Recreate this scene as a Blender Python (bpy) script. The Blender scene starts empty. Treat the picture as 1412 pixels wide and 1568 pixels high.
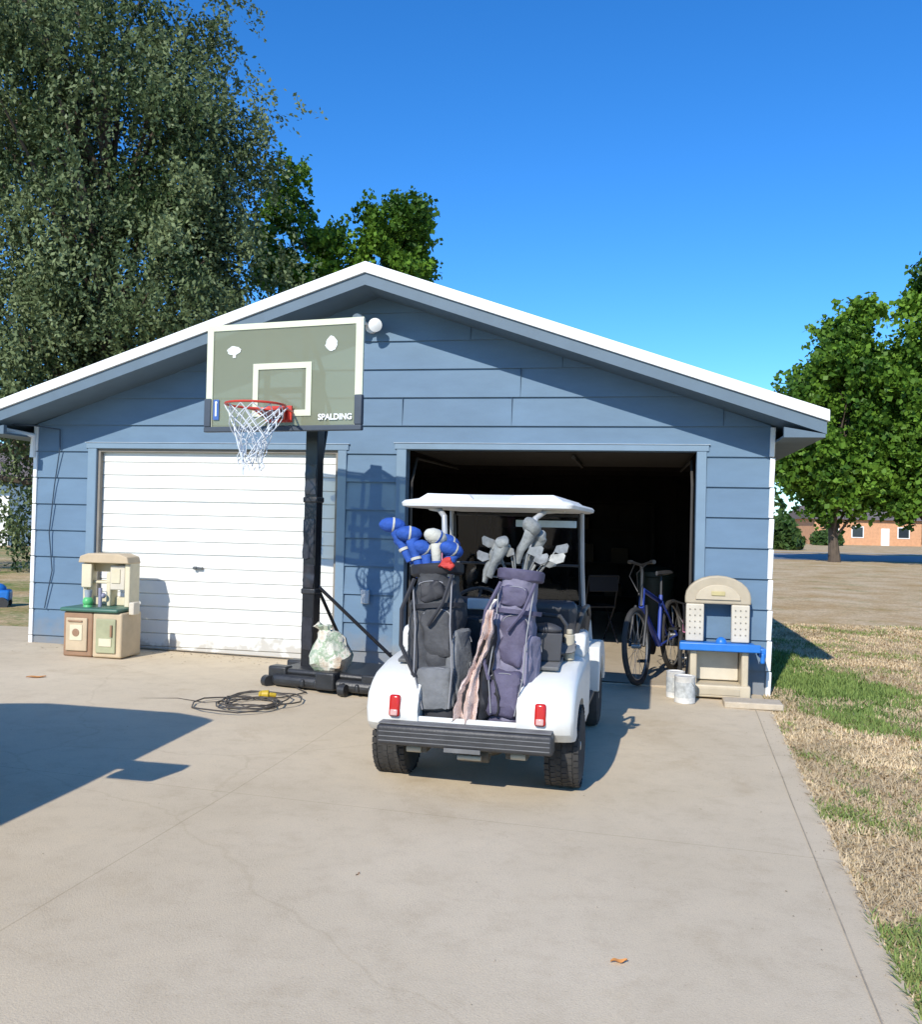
import bpy, bmesh, math, random
import numpy as np
from mathutils import Vector, Matrix, noise as mnoise
random.seed(7); rng=np.random.default_rng(7)
R=math.radians
sc=bpy.context.scene
sc.view_settings.view_transform='Standard'; sc.view_settings.look='None'; sc.view_settings.exposure=0
COL=sc.collection

def gz(x,y):
    return -0.018*max(-6,min(6,x))+0.01*max(0,min(4,y-5))

# ---------------- materials ----------------
def mat(name,col,rough=.6,metal=0,var=.15,scale=5,bump=0.0,bscale=80,spec=.5,stretch=None,cols=None,dirt=0):
    m=bpy.data.materials.new(name); m.use_nodes=True
    nt=m.node_tree; b=nt.nodes['Principled BSDF']
    b.inputs['Roughness'].default_value=rough; b.inputs['Metallic'].default_value=metal
    b.inputs['Specular IOR Level'].default_value=spec
    tc=nt.nodes.new('ShaderNodeTexCoord'); n=nt.nodes.new('ShaderNodeTexNoise')
    n.inputs['Scale'].default_value=scale; n.inputs['Detail'].default_value=6; n.inputs['Roughness'].default_value=.65
    src=tc.outputs['Object']
    if stretch:
        mp=nt.nodes.new('ShaderNodeMapping'); mp.inputs['Scale'].default_value=stretch
        nt.links.new(src,mp.inputs['Vector']); src=mp.outputs['Vector']
    nt.links.new(src,n.inputs['Vector'])
    r=nt.nodes.new('ShaderNodeValToRGB')
    r.color_ramp.elements[0].position=.3; r.color_ramp.elements[1].position=.7
    r.color_ramp.elements[0].color=[c*(1-var) for c in col[:3]]+[1]
    r.color_ramp.elements[1].color=[min(1,c*(1+var)) for c in col[:3]]+[1]
    if cols:
        for p,c in cols: q=r.color_ramp.elements.new(p); q.color=(*c,1)
    nt.links.new(n.outputs['Fac'],r.inputs['Fac']); cout=r.outputs['Color']
    if dirt:
        sp=nt.nodes.new('ShaderNodeSeparateXYZ'); nt.links.new(tc.outputs['Object'],sp.inputs[0])
        n3=nt.nodes.new('ShaderNodeTexNoise'); n3.inputs['Scale'].default_value=7; n3.inputs['Detail'].default_value=5; nt.links.new(tc.outputs['Object'],n3.inputs['Vector'])
        md=nt.nodes.new('ShaderNodeMath'); md.operation='MULTIPLY_ADD'; md.inputs[1].default_value=-.5; nt.links.new(n3.outputs['Fac'],md.inputs[0]); nt.links.new(sp.outputs[2],md.inputs[2])
        mr_=nt.nodes.new('ShaderNodeMapRange'); mr_.inputs['From Min'].default_value=-.1; mr_.inputs['From Max'].default_value=dirt; mr_.inputs['To Min'].default_value=.5; mr_.inputs['To Max'].default_value=0
        nt.links.new(md.outputs[0],mr_.inputs['Value'])
        mi=nt.nodes.new('ShaderNodeMixRGB'); nt.links.new(mr_.outputs[0],mi.inputs[0]); nt.links.new(cout,mi.inputs[1]); mi.inputs[2].default_value=(.26,.21,.15,1); cout=mi.outputs[0]
    nt.links.new(cout,b.inputs['Base Color'])
    if bump:
        n2=nt.nodes.new('ShaderNodeTexNoise'); n2.inputs['Scale'].default_value=bscale; n2.inputs['Detail'].default_value=4
        nt.links.new(src,n2.inputs['Vector'])
        bp=nt.nodes.new('ShaderNodeBump'); bp.inputs['Strength'].default_value=bump; bp.inputs['Distance'].default_value=.02
        nt.links.new(n2.outputs['Fac'],bp.inputs['Height']); nt.links.new(bp.outputs['Normal'],b.inputs['Normal'])
    return m

# ---------------- mesh builder ----------------
class M:
    def __init__(s): s.bm=bmesh.new()
    def _x(s,verts,mx): bmesh.ops.transform(s.bm,matrix=mx,verts=verts)
    def all(s,mx): bmesh.ops.transform(s.bm,matrix=mx,verts=s.bm.verts); return s
    def box(s,c,d,rot=(0,0,0)):
        r=bmesh.ops.create_cube(s.bm,size=1)
        mx=Matrix.Translation(c)@(Matrix.Rotation(rot[2],4,'Z')@Matrix.Rotation(rot[1],4,'Y')@Matrix.Rotation(rot[0],4,'X'))@Matrix.Diagonal((d[0],d[1],d[2],1))
        s._x(r['verts'],mx); return s
    def bx(s,x0,x1,y0,y1,z0,z1): return s.box(((x0+x1)/2,(y0+y1)/2,(z0+z1)/2),(x1-x0,y1-y0,z1-z0))
    def cyl(s,p0,p1,r0,r1=None,seg=16):
        p0=Vector(p0);p1=Vector(p1);r1=r0 if r1 is None else r1
        d=p1-p0; q=d.to_track_quat('Z','Y')
        r=bmesh.ops.create_cone(s.bm,cap_ends=True,segments=seg,radius1=r0,radius2=r1,depth=d.length)
        s._x(r['verts'],Matrix.Translation((p0+p1)/2)@q.to_matrix().to_4x4()); return s
    def sph(s,c,r,sc3=(1,1,1),seg=16,rot=(0,0,0)):
        q=bmesh.ops.create_uvsphere(s.bm,u_segments=seg,v_segments=max(6,seg//2+2),radius=r)
        s._x(q['verts'],Matrix.Translation(c)@(Matrix.Rotation(rot[2],4,'Z')@Matrix.Rotation(rot[1],4,'Y')@Matrix.Rotation(rot[0],4,'X'))@Matrix.Diagonal((*sc3,1))); return s
    def tube(s,pts,r,seg=8,closed=False):
        pts=[Vector(p) for p in pts]; n=len(pts); rs=r if isinstance(r,(list,tuple)) else [r]*n
        rings=[]; up=None
        for i in range(n):
            a=pts[(i-1)%n] if (closed or i>0) else pts[i]; b=pts[(i+1)%n] if (closed or i<n-1) else pts[i]
            t=(b-a); 
            if t.length<1e-9: t=Vector((0,0,1))
            t.normalize()
            if up is None: up=t.orthogonal().normalized()
            up=(up-t*up.dot(t)); 
            if up.length<1e-6: up=t.orthogonal()
            up.normalize(); w=t.cross(up)
            rings.append([s.bm.verts.new(pts[i]+(up*math.cos(2*math.pi*k/seg)+w*math.sin(2*math.pi*k/seg))*rs[i]) for k in range(seg)])
        rg=n if closed else n-1
        for i in range(rg):
            A=rings[i];B=rings[(i+1)%n]
            for k in range(seg): s.bm.faces.new((A[k],A[(k+1)%seg],B[(k+1)%seg],B[k]))
        if not closed:
            s.bm.faces.new(rings[0][::-1]); s.bm.faces.new(rings[-1])
        return s
    def torus(s,c,Rr,r,rot=(0,0,0),seg=32,ms=8):
        m=Matrix.Rotation(rot[2],4,'Z')@Matrix.Rotation(rot[1],4,'Y')@Matrix.Rotation(rot[0],4,'X')
        return s.tube([Vector(c)+m@Vector((Rr*math.cos(2*math.pi*i/seg),Rr*math.sin(2*math.pi*i/seg),0)) for i in range(seg)],r,ms,True)
    def prism(s,poly,a,b,axis='x'):
        def P(p,t):
            if axis=='x': return (t,p[0],p[1])
            if axis=='y': return (p[0],t,p[1])
            return (p[0],p[1],t)
        A=[s.bm.verts.new(P(p,a)) for p in poly]; B=[s.bm.verts.new(P(p,b)) for p in poly]
        s.bm.faces.new(A); s.bm.faces.new(B[::-1]); n=len(poly)
        for i in range(n): s.bm.faces.new((A[i],B[i],B[(i+1)%n],A[(i+1)%n]))
        return s
    def loft(s,rings,cap=True):
        V=[[s.bm.verts.new(p) for p in r] for r in rings]; n=len(V[0])
        for i in range(len(V)-1):
            for k in range(n): s.bm.faces.new((V[i][k],V[i][(k+1)%n],V[i+1][(k+1)%n],V[i+1][k]))
        if cap: s.bm.faces.new(V[0][::-1]); s.bm.faces.new(V[-1])
        return s
    def lathe(s,prof,c=(0,0,0),seg=24):
        return s.loft([[ (c[0]+r*math.cos(2*math.pi*k/seg),c[1]+r*math.sin(2*math.pi*k/seg),c[2]+z) for k in range(seg)] for r,z in prof])
    def quad(s,*p):
        s.bm.faces.new([s.bm.verts.new(q) for q in p]); return s
    def wrinkle(s,amp,f,ph=0):
        for v in s.bm.verts: v.co+=Vector((mnoise.noise(v.co*f+Vector((ph,0,0))),mnoise.noise(v.co*f+Vector((5+ph,0,0))),mnoise.noise(v.co*f+Vector((0,7+ph,0)))))*amp
        return s
    def obj(s,name,m,parent=None,bevel=0,smooth=True,seg=3,norm=True):
        if norm: bmesh.ops.recalc_face_normals(s.bm,faces=s.bm.faces)
        me=bpy.data.meshes.new(name); s.bm.to_mesh(me); s.bm.free()
        o=bpy.data.objects.new(name,me); COL.objects.link(o); me.materials.append(m)
        if parent: o.parent=parent
        if smooth:
            for p in me.polygons: p.use_smooth=True
            try: me.set_sharp_from_angle(angle=R(38))
            except Exception: pass
        if bevel:
            b=o.modifiers.new('Bevel','BEVEL'); b.width=bevel; b.segments=seg; b.limit_method='ANGLE'; b.angle_limit=R(35)
            b.harden_normals=False
        return o
def empty(name,loc,rz=0,scale=1):
    o=bpy.data.objects.new(name,None); COL.objects.link(o); o.location=loc; o.rotation_euler=(0,0,rz); o.scale=(scale,)*3
    o.empty_display_size=.1; return o

# ---------------- world, sun, camera ----------------
SUN=Vector((0.80,1.87,-1.40)).normalized()
elev=math.asin(-SUN.z); az=math.atan2(-SUN.x,-SUN.y)
w=bpy.data.worlds.new("World"); sc.world=w; w.use_nodes=True; nt=w.node_tree
bg=nt.nodes['Background']; sky=nt.nodes.new('ShaderNodeTexSky'); sky.sky_type='NISHITA'; sky.sun_disc=False
sky.sun_elevation=elev; sky.sun_rotation=az%(2*math.pi); sky.air_density=1.0; sky.dust_density=.2; sky.ozone_density=3.5; sky.altitude=600
hs=nt.nodes.new('ShaderNodeHueSaturation'); hs.inputs['Saturation'].default_value=1.28; hs.inputs['Value'].default_value=1.6
mu=nt.nodes.new('ShaderNodeMixRGB'); mu.blend_type='MULTIPLY'; mu.inputs[0].default_value=1; mu.inputs[2].default_value=(.55,.74,.90,1)
nt.links.new(sky.outputs[0],hs.inputs['Color']); nt.links.new(hs.outputs[0],mu.inputs[1]); nt.links.new(mu.outputs[0],bg.inputs['Color']); bg.inputs['Strength'].default_value=.15
sl=bpy.data.lights.new('sun','SUN'); sl.energy=5.0; sl.angle=R(.5); sl.color=(1,.95,.86)
so=bpy.data.objects.new('sun',sl); COL.objects.link(so); so.rotation_euler=SUN.to_track_quat('-Z','Y').to_euler(); so.location=(-8,-18,14)
cd=bpy.data.cameras.new('camera'); cam=bpy.data.objects.new('camera',cd); COL.objects.link(cam); sc.camera=cam
cd.sensor_fit='HORIZONTAL'; cd.sensor_width=36; cd.lens=36; cd.clip_end=2000; cd.clip_start=.05
cam.matrix_world=Matrix.Translation((0,0,1.5))@Matrix.Rotation(R(90.69),4,'X')@Matrix.Rotation(R(1.3),4,'Z')

# ---------------- ground ----------------
def edgeX(y): return 1.786+.24*(y-4.16)
def mesh_grid(name,xs,ys,m,zoff=0,fx=None):
    vs=[];fs=[]
    nx=len(xs)
    for y in ys:
        for x in xs:
            X=fx(x,y) if fx else x
            vs.append((X,y,gz(X,y)+zoff))
    for j in range(len(ys)-1):
        for i in range(nx-1):
            a=j*nx+i; fs.append((a,a+1,a+1+nx,a+nx))
    me=bpy.data.meshes.new(name); me.from_pydata(vs,[],fs); o=bpy.data.objects.new(name,me); COL.objects.link(o); me.materials.append(m)
    return o

def lawn_material():
    m=bpy.data.materials.new('lawn'); m.use_nodes=True; nt=m.node_tree; b=nt.nodes['Principled BSDF']; b.inputs['Roughness'].default_value=.95
    b.inputs['Specular IOR Level'].default_value=.1
    g=nt.nodes.new('ShaderNodeNewGeometry')
    def nz(sc_,det=5,rough=.6):
        n=nt.nodes.new('ShaderNodeTexNoise'); n.inputs['Scale'].default_value=sc_; n.inputs['Detail'].default_value=det; n.inputs['Roughness'].default_value=rough
        nt.links.new(g.outputs['Position'],n.inputs['Vector']); return n.outputs['Fac']
    def mth(op,a,b_=None,c=None):
        n=nt.nodes.new('ShaderNodeMath'); n.operation=op
        for i,v in enumerate((a,b_,c)):
            if v is None: continue
            if isinstance(v,(int,float)): n.inputs[i].default_value=v
            else: nt.links.new(v,n.inputs[i])
        return n.outputs[0]
    def rmp(f,p0,p1,c0=(0,0,0,1),c1=(1,1,1,1)):
        r=nt.nodes.new('ShaderNodeValToRGB'); r.color_ramp.elements[0].position=p0; r.color_ramp.elements[1].position=p1
        r.color_ramp.elements[0].color=c0; r.color_ramp.elements[1].color=c1; nt.links.new(f,r.inputs['Fac']); return r.outputs['Color']
    def mix(f,a,b_):
        n=nt.nodes.new('ShaderNodeMixRGB')
        nt.links.new(f,n.inputs[0]); nt.links.new(a,n.inputs[1]); nt.links.new(b_,n.inputs[2]); return n.outputs[0]
    tan=rmp(nz(22,6,.85),.33,.60,(.30,.21,.11,1),(.74,.57,.36,1))
    tan2=rmp(nz(.6,7,.75),.38,.60,(.76,.67,.50,1),(1,1,1,1))
    mm=nt.nodes.new('ShaderNodeMixRGB'); mm.blend_type='MULTIPLY'; mm.inputs[0].default_value=1
    nt.links.new(tan,mm.inputs[1]); nt.links.new(tan2,mm.inputs[2])
    grn=rmp(nz(30,5,.85),.33,.65,(.05,.10,.02,1),(.19,.28,.06,1))
    sp=nt.nodes.new('ShaderNodeSeparateXYZ'); nt.links.new(g.outputs['Position'],sp.inputs[0])
    dx=mth('DIVIDE',mth('SUBTRACT',sp.outputs[0],3.5),.75); dy=mth('DIVIDE',mth('SUBTRACT',sp.outputs[1],9.9),2.5)
    dd=mth('SQRT',mth('ADD',mth('MULTIPLY',dx,dx),mth('MULTIPLY',dy,dy)))
    patch=mth('SUBTRACT',1.25,dd)
    left=mth('MULTIPLY',mth('LESS_THAN',sp.outputs[0],-4.6),.32)
    nn=mth('MULTIPLY',mth('SUBTRACT',nz(.5,7,.7),.49),2.4)
    nn2=mth('MULTIPLY',mth('SUBTRACT',nz(9,4,.75),.5),1.8)
    f=mth('ADD',mth('ADD',mth('ADD',mth('MAXIMUM',mth('MULTIPLY',patch,1.6),-.05),left),nn),mth('MULTIPLY',nn2,.9))
    f2=rmp(f,.12,.75)
    nt.links.new(mix(f2,mm.outputs[0],grn),b.inputs['Base Color'])
    bp=nt.nodes.new('ShaderNodeBump'); bp.inputs['Strength'].default_value=.35; bp.inputs['Distance'].default_value=.02
    nt.links.new(nz(60,3,.8),bp.inputs['Height']); nt.links.new(bp.outputs[0],b.inputs['Normal'])
    return m
lawn_m=lawn_material()
xs=[-500,-150,-60,-25,-12,-9]+[i for i in range(-6,7)]+[9,12,25,60,150,500]
ys=[-60,-20,-8,-4]+[i*1. for i in range(-2,15)]+[18,25,40,80,150,300,900]
mesh_grid('lawn_ground',xs,ys,lawn_m)

def concrete(name,c1,c2,joints=True):
    m=bpy.data.materials.new(name); m.use_nodes=True; nt=m.node_tree; b=nt.nodes['Principled BSDF']; b.inputs['Roughness'].default_value=.9
    b.inputs['Specular IOR Level'].default_value=.15
    g=nt.nodes.new('ShaderNodeNewGeometry'); L=nt.links
    def nz(sc_,det=6,rough=.6,dist=0):
        n=nt.nodes.new('ShaderNodeTexNoise'); n.inputs['Scale'].default_value=sc_; n.inputs['Detail'].default_value=det; n.inputs['Roughness'].default_value=rough; n.inputs['Distortion'].default_value=dist
        L.new(g.outputs['Position'],n.inputs['Vector']); return n.outputs['Fac']
    def rmp(f,els):
        r=nt.nodes.new('ShaderNodeValToRGB'); e=r.color_ramp.elements
        e[0].position,e[0].color=els[0][0],(*els[0][1],1); e[1].position,e[1].color=els[-1][0],(*els[-1][1],1)
        for p,c in els[1:-1]:
            q=e.new(p); q.color=(*c,1)
        L.new(f,r.inputs['Fac']); return r.outputs['Color']
    def mul(a,b_,f=1):
        n=nt.nodes.new('ShaderNodeMixRGB'); n.blend_type='MULTIPLY'; n.inputs[0].default_value=f; L.new(a,n.inputs[1]); L.new(b_,n.inputs[2]); return n.outputs[0]
    base=rmp(nz(.45,5,.6),[(.32,c1),(.68,c2)])
    mott=rmp(nz(5,6,.75),[(.3,(.90,.885,.865)),(.5,(1,1,1)),(.75,(1.05,1.04,1.02))])
    grit=rmp(nz(150,3,.8),[(.28,(.78,.77,.75)),(.45,(1,1,1)),(.7,(1.05,1.05,1.04))])
    stain=rmp(nz(1.1,7,.7,.6),[(.25,(.84,.80,.74)),(.42,(1,1,1))])
    spots=rmp(nz(26,2,.5),[(.20,(.62,.58,.52)),(.245,(1,1,1))])
    o=mul(mul(mul(mul(base,mott),grit),stain,.8),spots,.6)
    if joints:
        mp=nt.nodes.new('ShaderNodeMapping'); mp.inputs['Rotation'].default_value=(0,0,R(12.5)); mp.inputs['Location'].default_value=(2.25,-.49,0)
        L.new(g.outputs['Position'],mp.inputs['Vector'])
        br=nt.nodes.new('ShaderNodeTexBrick'); br.offset=0; br.inputs['Scale'].default_value=1; br.inputs['Brick Width'].default_value=4.4; br.inputs['Row Height'].default_value=4.1
        br.inputs['Mortar Size'].default_value=.005; br.inputs['Mortar Smooth'].default_value=.6
        br.inputs['Color1'].default_value=(1,1,1,1); br.inputs['Color2'].default_value=(.97,.97,.97,1); br.inputs['Mortar'].default_value=(.74,.72,.68,1)
        L.new(mp.outputs[0],br.inputs['Vector']); o=mul(o,br.outputs['Color'],.7)
        vo=nt.nodes.new('ShaderNodeTexVoronoi'); vo.feature='DISTANCE_TO_EDGE'; vo.inputs['Scale'].default_value=.27
        wn=nt.nodes.new('ShaderNodeTexNoise'); wn.inputs['Scale'].default_value=1.5; wn.inputs['Detail'].default_value=6
        L.new(g.outputs['Position'],wn.inputs['Vector'])
        av=nt.nodes.new('ShaderNodeMixRGB'); av.blend_type='ADD'; av.inputs[0].default_value=.55
        L.new(g.outputs['Position'],av.inputs[1]); L.new(wn.outputs['Color'],av.inputs[2]); L.new(av.outputs[0],vo.inputs['Vector'])
        ck=rmp(vo.outputs['Distance'],[(0,(.8,.78,.74)),(.003,(1,1,1))]); o=mul(o,ck,.4)
    L.new(o,b.inputs['Base Color'])
    bp=nt.nodes.new('ShaderNodeBump'); bp.inputs['Strength'].default_value=.25; bp.inputs['Distance'].default_value=.01
    L.new(nz(130,3,.7),bp.inputs['Height']); L.new(bp.outputs[0],b.inputs['Normal'])
    return m
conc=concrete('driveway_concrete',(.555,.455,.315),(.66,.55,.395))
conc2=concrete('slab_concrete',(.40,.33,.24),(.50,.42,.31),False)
E=Vector((.9822,-.1876)); N=Vector((.1876,.9822)); L0=Vector((-4.558,9.888))
bm=bmesh.new()
ts=np.linspace(0,1,30); jy=np.concatenate([np.linspace(-5,8,27)])
rows=[]
for y in jy:
    rows.append([(-11+(edgeX(y)+11)*t,y) for t in ts])
rows.append([(-11+(2.80+11)*t, 0) for t in ts])
rows[-1]=[(x,(9.888-.191*(x+4.558)+.06) if x>-4.6 else 11.1) for x,_ in rows[-1]]
V=[[bm.verts.new((x,y,gz(x,y)+.006)) for x,y in r] for r in rows]
for j in range(len(V)-1):
    for i in range(29): bm.faces.new((V[j][i],V[j][i+1],V[j+1][i+1],V[j+1][i]))
for j in range(len(V)-1):
    a,b_=V[j][-1],V[j+1][-1]
    c=bm.verts.new(a.co+Vector((.0,0,-.06))); d=bm.verts.new(b_.co+Vector((0,0,-.06))); bm.faces.new((a,c,d,b_))
me=bpy.data.meshes.new('driveway'); bm.to_mesh(me); bm.free(); dr=bpy.data.objects.new('driveway',me); COL.objects.link(dr); me.materials.append(conc)
dk=mat('joint_dark',(.35,.29,.21),.95,var=.3,scale=8)
m=M()
yy=np.linspace(-4,7.9,60)
for a,b_ in zip(yy[:-1],yy[1:]):
    def q(y,o): x=edgeX(y)-o+.003*mnoise.noise(Vector((y*2,0,0))); return (x,y,gz(x,y)+.010)
    m.quad(q(a,.142),q(a,.136),q(b_,.136),q(b_,.142))
m.obj('edge_joint',dk,dr,smooth=False)

asph=mat('asphalt',(.20,.20,.21),.9,var=.15,scale=2)
m=M(); m.quad((8,50,-.055),(300,50,-.055),(300,63,-.055),(8,63,-.055)); m.obj('road',asph,smooth=False)
m=M(); m.quad((8,66,-.05),(300,66,-.05),(300,69,-.05),(8,69,-.05)); m.obj('sidewalk',conc2,smooth=False)

g=np.random.default_rng(77); m=M()
for i in range(520):
    if i<300:
        s=g.uniform(0,7.4); p=L0+E*s-N*abs(g.normal())*.22; x,y=p.x,p.y-.03
        if 4.1<s<6.8: continue
    elif i<400:
        y=g.uniform(1.8,7.8); x=edgeX(y)-abs(g.normal())*.10-.01
    else: x=g.uniform(-5,2); y=g.uniform(2.5,8.5); 
    if x>edgeX(y): continue
    r=g.uniform(.004,.014)*(1 if i<300 else .45); a=g.uniform(0,6.28); z=gz(x,y)+.008
    m.quad((x+r*math.cos(a),y+r*math.sin(a),z),(x+r*.5*math.cos(a+1.6),y+r*.5*math.sin(a+1.6),z+.004),(x-r*math.cos(a),y-r*math.sin(a),z+.001),(x+r*.5*math.cos(a-1.6),y+r*.5*math.sin(a-1.6),z+.003))
m.obj('dry_leaf_litter',mat('litter',(.26,.19,.11),.9,var=.5,scale=3),smooth=False,norm=False)

# ---------------- grass blades ----------------
def hashn(x,y,s): return mnoise.noise(Vector((x*s,y*s,3.1)))
def grass():
    n=85000
    Y=2.0+ (rng.random(n)**1.25)*13.5
    X0=np.array([edgeX(y) if y<8.6 else 2.95+.19*(y-8.6) for y in Y])
    X=X0-.015+(rng.random(n)**1.1)*np.maximum(1.0,(Y*.56-X0+.4))
    ang=rng.random(n)*2*np.pi; ln=.010+.024*rng.random(n); lean=(rng.random(n)-.2)*.07
    wd=.002+.0025*rng.random(n)+.0003*Y
    vs=np.zeros((n*3,3)); col=np.zeros((n*3,4)); 
    z=np.array([gz(x,y) for x,y in zip(X,Y)])
    ca,sa=np.cos(ang),np.sin(ang)
    vs[0::3]=np.stack([X-wd*sa,Y+wd*ca,z],1); vs[1::3]=np.stack([X+wd*sa,Y-wd*ca,z],1)
    vs[2::3]=np.stack([X+lean*ca*1.3,Y+lean*sa*1.3,z+ln],1)
    for i in range(n):
        x,y=X[i],Y[i]
        p=1.25-math.sqrt(((x-3.5)/.75)**2+((y-9.9)/2.5)**2)
        f=max(p*1.5,-.12)+1.3*hashn(x,y,.9)+.9*hashn(x,y,2.6)+.6*hashn(x,y,9)+.9*(rng.random()-.5)
        if y<8: f+=.14*math.exp(-((x-edgeX(y))/.3)**2)-.10*max(0,min(1,(4.6-y)))
        g_=1 if f>.42 else 0
        r=rng.random(); dk_=.66+.34*min(1,max(0,.5+1.6*hashn(x+9,y,1.7)))
        mu_=rng.random()*.5 if p<0 else rng.random()*.15
        c=(.11+.10*r+.18*mu_,.18+.11*r+.08*mu_,.045+.03*r+.05*mu_) if g_ else ((.52+.28*r)*dk_,(.40+.23*r)*dk_,(.24+.15*r)*dk_)
        col[3*i:3*i+3]=(*c,1)
        if g_: vs[3*i+2,2]+=.005+.014*(p>0)
    me=bpy.data.meshes.new('grass'); me.from_pydata(vs.tolist(),[],[(3*i,3*i+1,3*i+2) for i in range(n)])
    a=me.color_attributes.new('Col','FLOAT_COLOR','POINT'); a.data.foreach_set('color',col.ravel())
    gm=bpy.data.materials.new('grass_blades'); gm.use_nodes=True; nt=gm.node_tree; b=nt.nodes['Principled BSDF']; b.inputs['Roughness'].default_value=.8; b.inputs['Specular IOR Level'].default_value=.2
    at=nt.nodes.new('ShaderNodeAttribute'); at.attribute_name='Col'; nt.links.new(at.outputs['Color'],b.inputs['Base Color'])
    me.materials.append(gm); o=bpy.data.objects.new('grass',me); COL.objects.link(o)
grass()

# ---------------- trees ----------------
def leaf_mat(name,dark,light,tr=.25,spec=.3):
    m=bpy.data.materials.new(name); m.use_nodes=True; nt=m.node_tree; nt.nodes.clear(); L=nt.links
    out=nt.nodes.new('ShaderNodeOutputMaterial'); at=nt.nodes.new('ShaderNodeAttribute'); at.attribute_name='shade'
    r=nt.nodes.new('ShaderNodeValToRGB'); r.color_ramp.elements[0].color=(*dark,1); r.color_ramp.elements[1].color=(*light,1)
    L.new(at.outputs['Fac'],r.inputs['Fac'])
    p=nt.nodes.new('ShaderNodeBsdfPrincipled'); p.inputs['Roughness'].default_value=.5; p.inputs['Specular IOR Level'].default_value=spec
    t=nt.nodes.new('ShaderNodeBsdfTranslucent'); mx=nt.nodes.new('ShaderNodeMixShader'); mx.inputs[0].default_value=tr
    L.new(r.outputs[0],p.inputs['Base Color']); L.new(r.outputs[0],t.inputs['Color']); L.new(p.outputs[0],mx.inputs[1]); L.new(t.outputs[0],mx.inputs[2]); L.new(mx.outputs[0],out.inputs[0])
    return m
bark=mat('bark',(.10,.075,.055),.95,var=.4,scale=9,bump=.6,bscale=20,stretch=(1,1,.25))
def tree(name,base,blobs,nclump,nstr,per,leaf,lm,trunk_r,clump_r=.7,weep=False,trunk_top=None,seed=1,slen=.8,wr=.42):
    g=np.random.default_rng(seed)
    root=empty(name,base)
    B=np.array(blobs,float)
    vol=B[:,3]*B[:,4]*B[:,5]; vol=vol**.75; pr=vol/vol.sum()
    idx=g.choice(len(B),nclump,p=pr)
    d=g.normal(size=(nclump,3)); d/=np.linalg.norm(d,axis=1)[:,None]
    rad=.35+.65*g.random(nclump)**.55
    wob=1+.13*np.sin(d[:,0]*5+idx)+.12*np.sin(d[:,2]*7+2*idx)+.08*g.normal(size=nclump)
    C=B[idx,:3]+d*rad[:,None]*wob[:,None]*B[idx,3:]
    m=M(); top=trunk_top or (B[0,0],B[0,1],B[0,2]+B[0,5]*.5)
    top=Vector(top); tp=[Vector((0,0,-.2))]
    for i in range(1,8):
        t=i/7; tp.append(Vector((top.x*t**1.3,top.y*t**1.3,top.z*t))+Vector((g.normal()*.12,g.normal()*.12,0)))
    m.tube(tp,[trunk_r*(1.25 if i==0 else 1)*(1-.85*i/7) for i in range(8)],10)
    for k in g.choice(nclump,min(nclump,70),replace=False):
        c=Vector(C[k]); z=c.z*.62; t=max(.15,min(.9,z/top.z)); a=tp[int(t*7)]
        mid=(a+c)/2+Vector((g.normal()*.2,g.normal()*.2,.25*abs(c.z-a.z)*.5)); r0=trunk_r*.32*(1-.5*t)
        m.tube([a,a.lerp(mid,.5)+Vector((0,0,.1)),mid,mid.lerp(c,.6),c],[r0,r0*.8,r0*.55,r0*.3,r0*.1],6)
    m.obj('trunk_and_limbs',bark,root)
    ns=nclump*nstr; ci=np.repeat(np.arange(nclump),nstr)
    cr=clump_r*(.55+.8*g.random(nclump))
    S=C[ci]+g.normal(size=(ns,3))*.5*cr[ci][:,None]*np.array([1,1,.7])
    sd0=g.normal(size=(ns,3))
    if weep: sd0=sd0*.38+np.array([0,0,-1.0])+d[ci]*.25
    else: sd0=sd0*.6+d[ci]*.8+np.array([0,0,.25])
    sd0/=np.linalg.norm(sd0,axis=1)[:,None]
    ln=slen*(.4+.9*g.random(ns))
    n=ns*per; si=np.repeat(np.arange(ns),per); t=np.tile(np.linspace(0,1,per),ns)
    P=S[si]+sd0[si]*(t*ln[si])[:,None]
    if not weep: P[:,2]-=.25*slen*t*t
    P+=g.normal(size=(n,3))*leaf*.45
    ax=g.normal(size=(n,3))*.9+sd0[si]*(.9 if weep else .3)
    ax/=np.linalg.norm(ax,axis=1)[:,None]
    sd=np.cross(ax,g.normal(size=(n,3))); sd/=np.linalg.norm(sd,axis=1)[:,None]
    L=leaf*(.6+.8*g.random(n))[:,None]; W=L*wr
    vs=np.empty((n,4,3)); vs[:,0]=P-ax*L*.5; vs[:,1]=P+sd*W; vs[:,2]=P+ax*L*.5; vs[:,3]=P-sd*W
    me=bpy.data.meshes.new('foliage'); me.vertices.add(n*4); me.vertices.foreach_set('co',vs.ravel())
    me.loops.add(n*4); me.loops.foreach_set('vertex_index',np.arange(n*4)); me.polygons.add(n)
    me.polygons.foreach_set('loop_start',np.arange(n)*4); me.polygons.foreach_set('loop_total',np.full(n,4)); me.update()
    sh=np.clip(.42+.24*g.normal(size=nclump)[ci][si]+.14*g.normal(size=n),0,1)
    a=me.attributes.new('shade','FLOAT','POINT'); a.data.foreach_set('value',np.repeat(sh,4))
    me.materials.append(lm); o=bpy.data.objects.new('foliage',me); COL.objects.link(o); o.parent=root
    return root
lm_grey=leaf_mat('leaves_greygreen',(.035,.065,.02),(.23,.28,.13),.2,.2)
lm_green=leaf_mat('leaves_green',(.04,.10,.012),(.19,.34,.04),.3,.2)
lm_dark=leaf_mat('leaves_dark',(.035,.075,.02),(.10,.17,.04))
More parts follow.
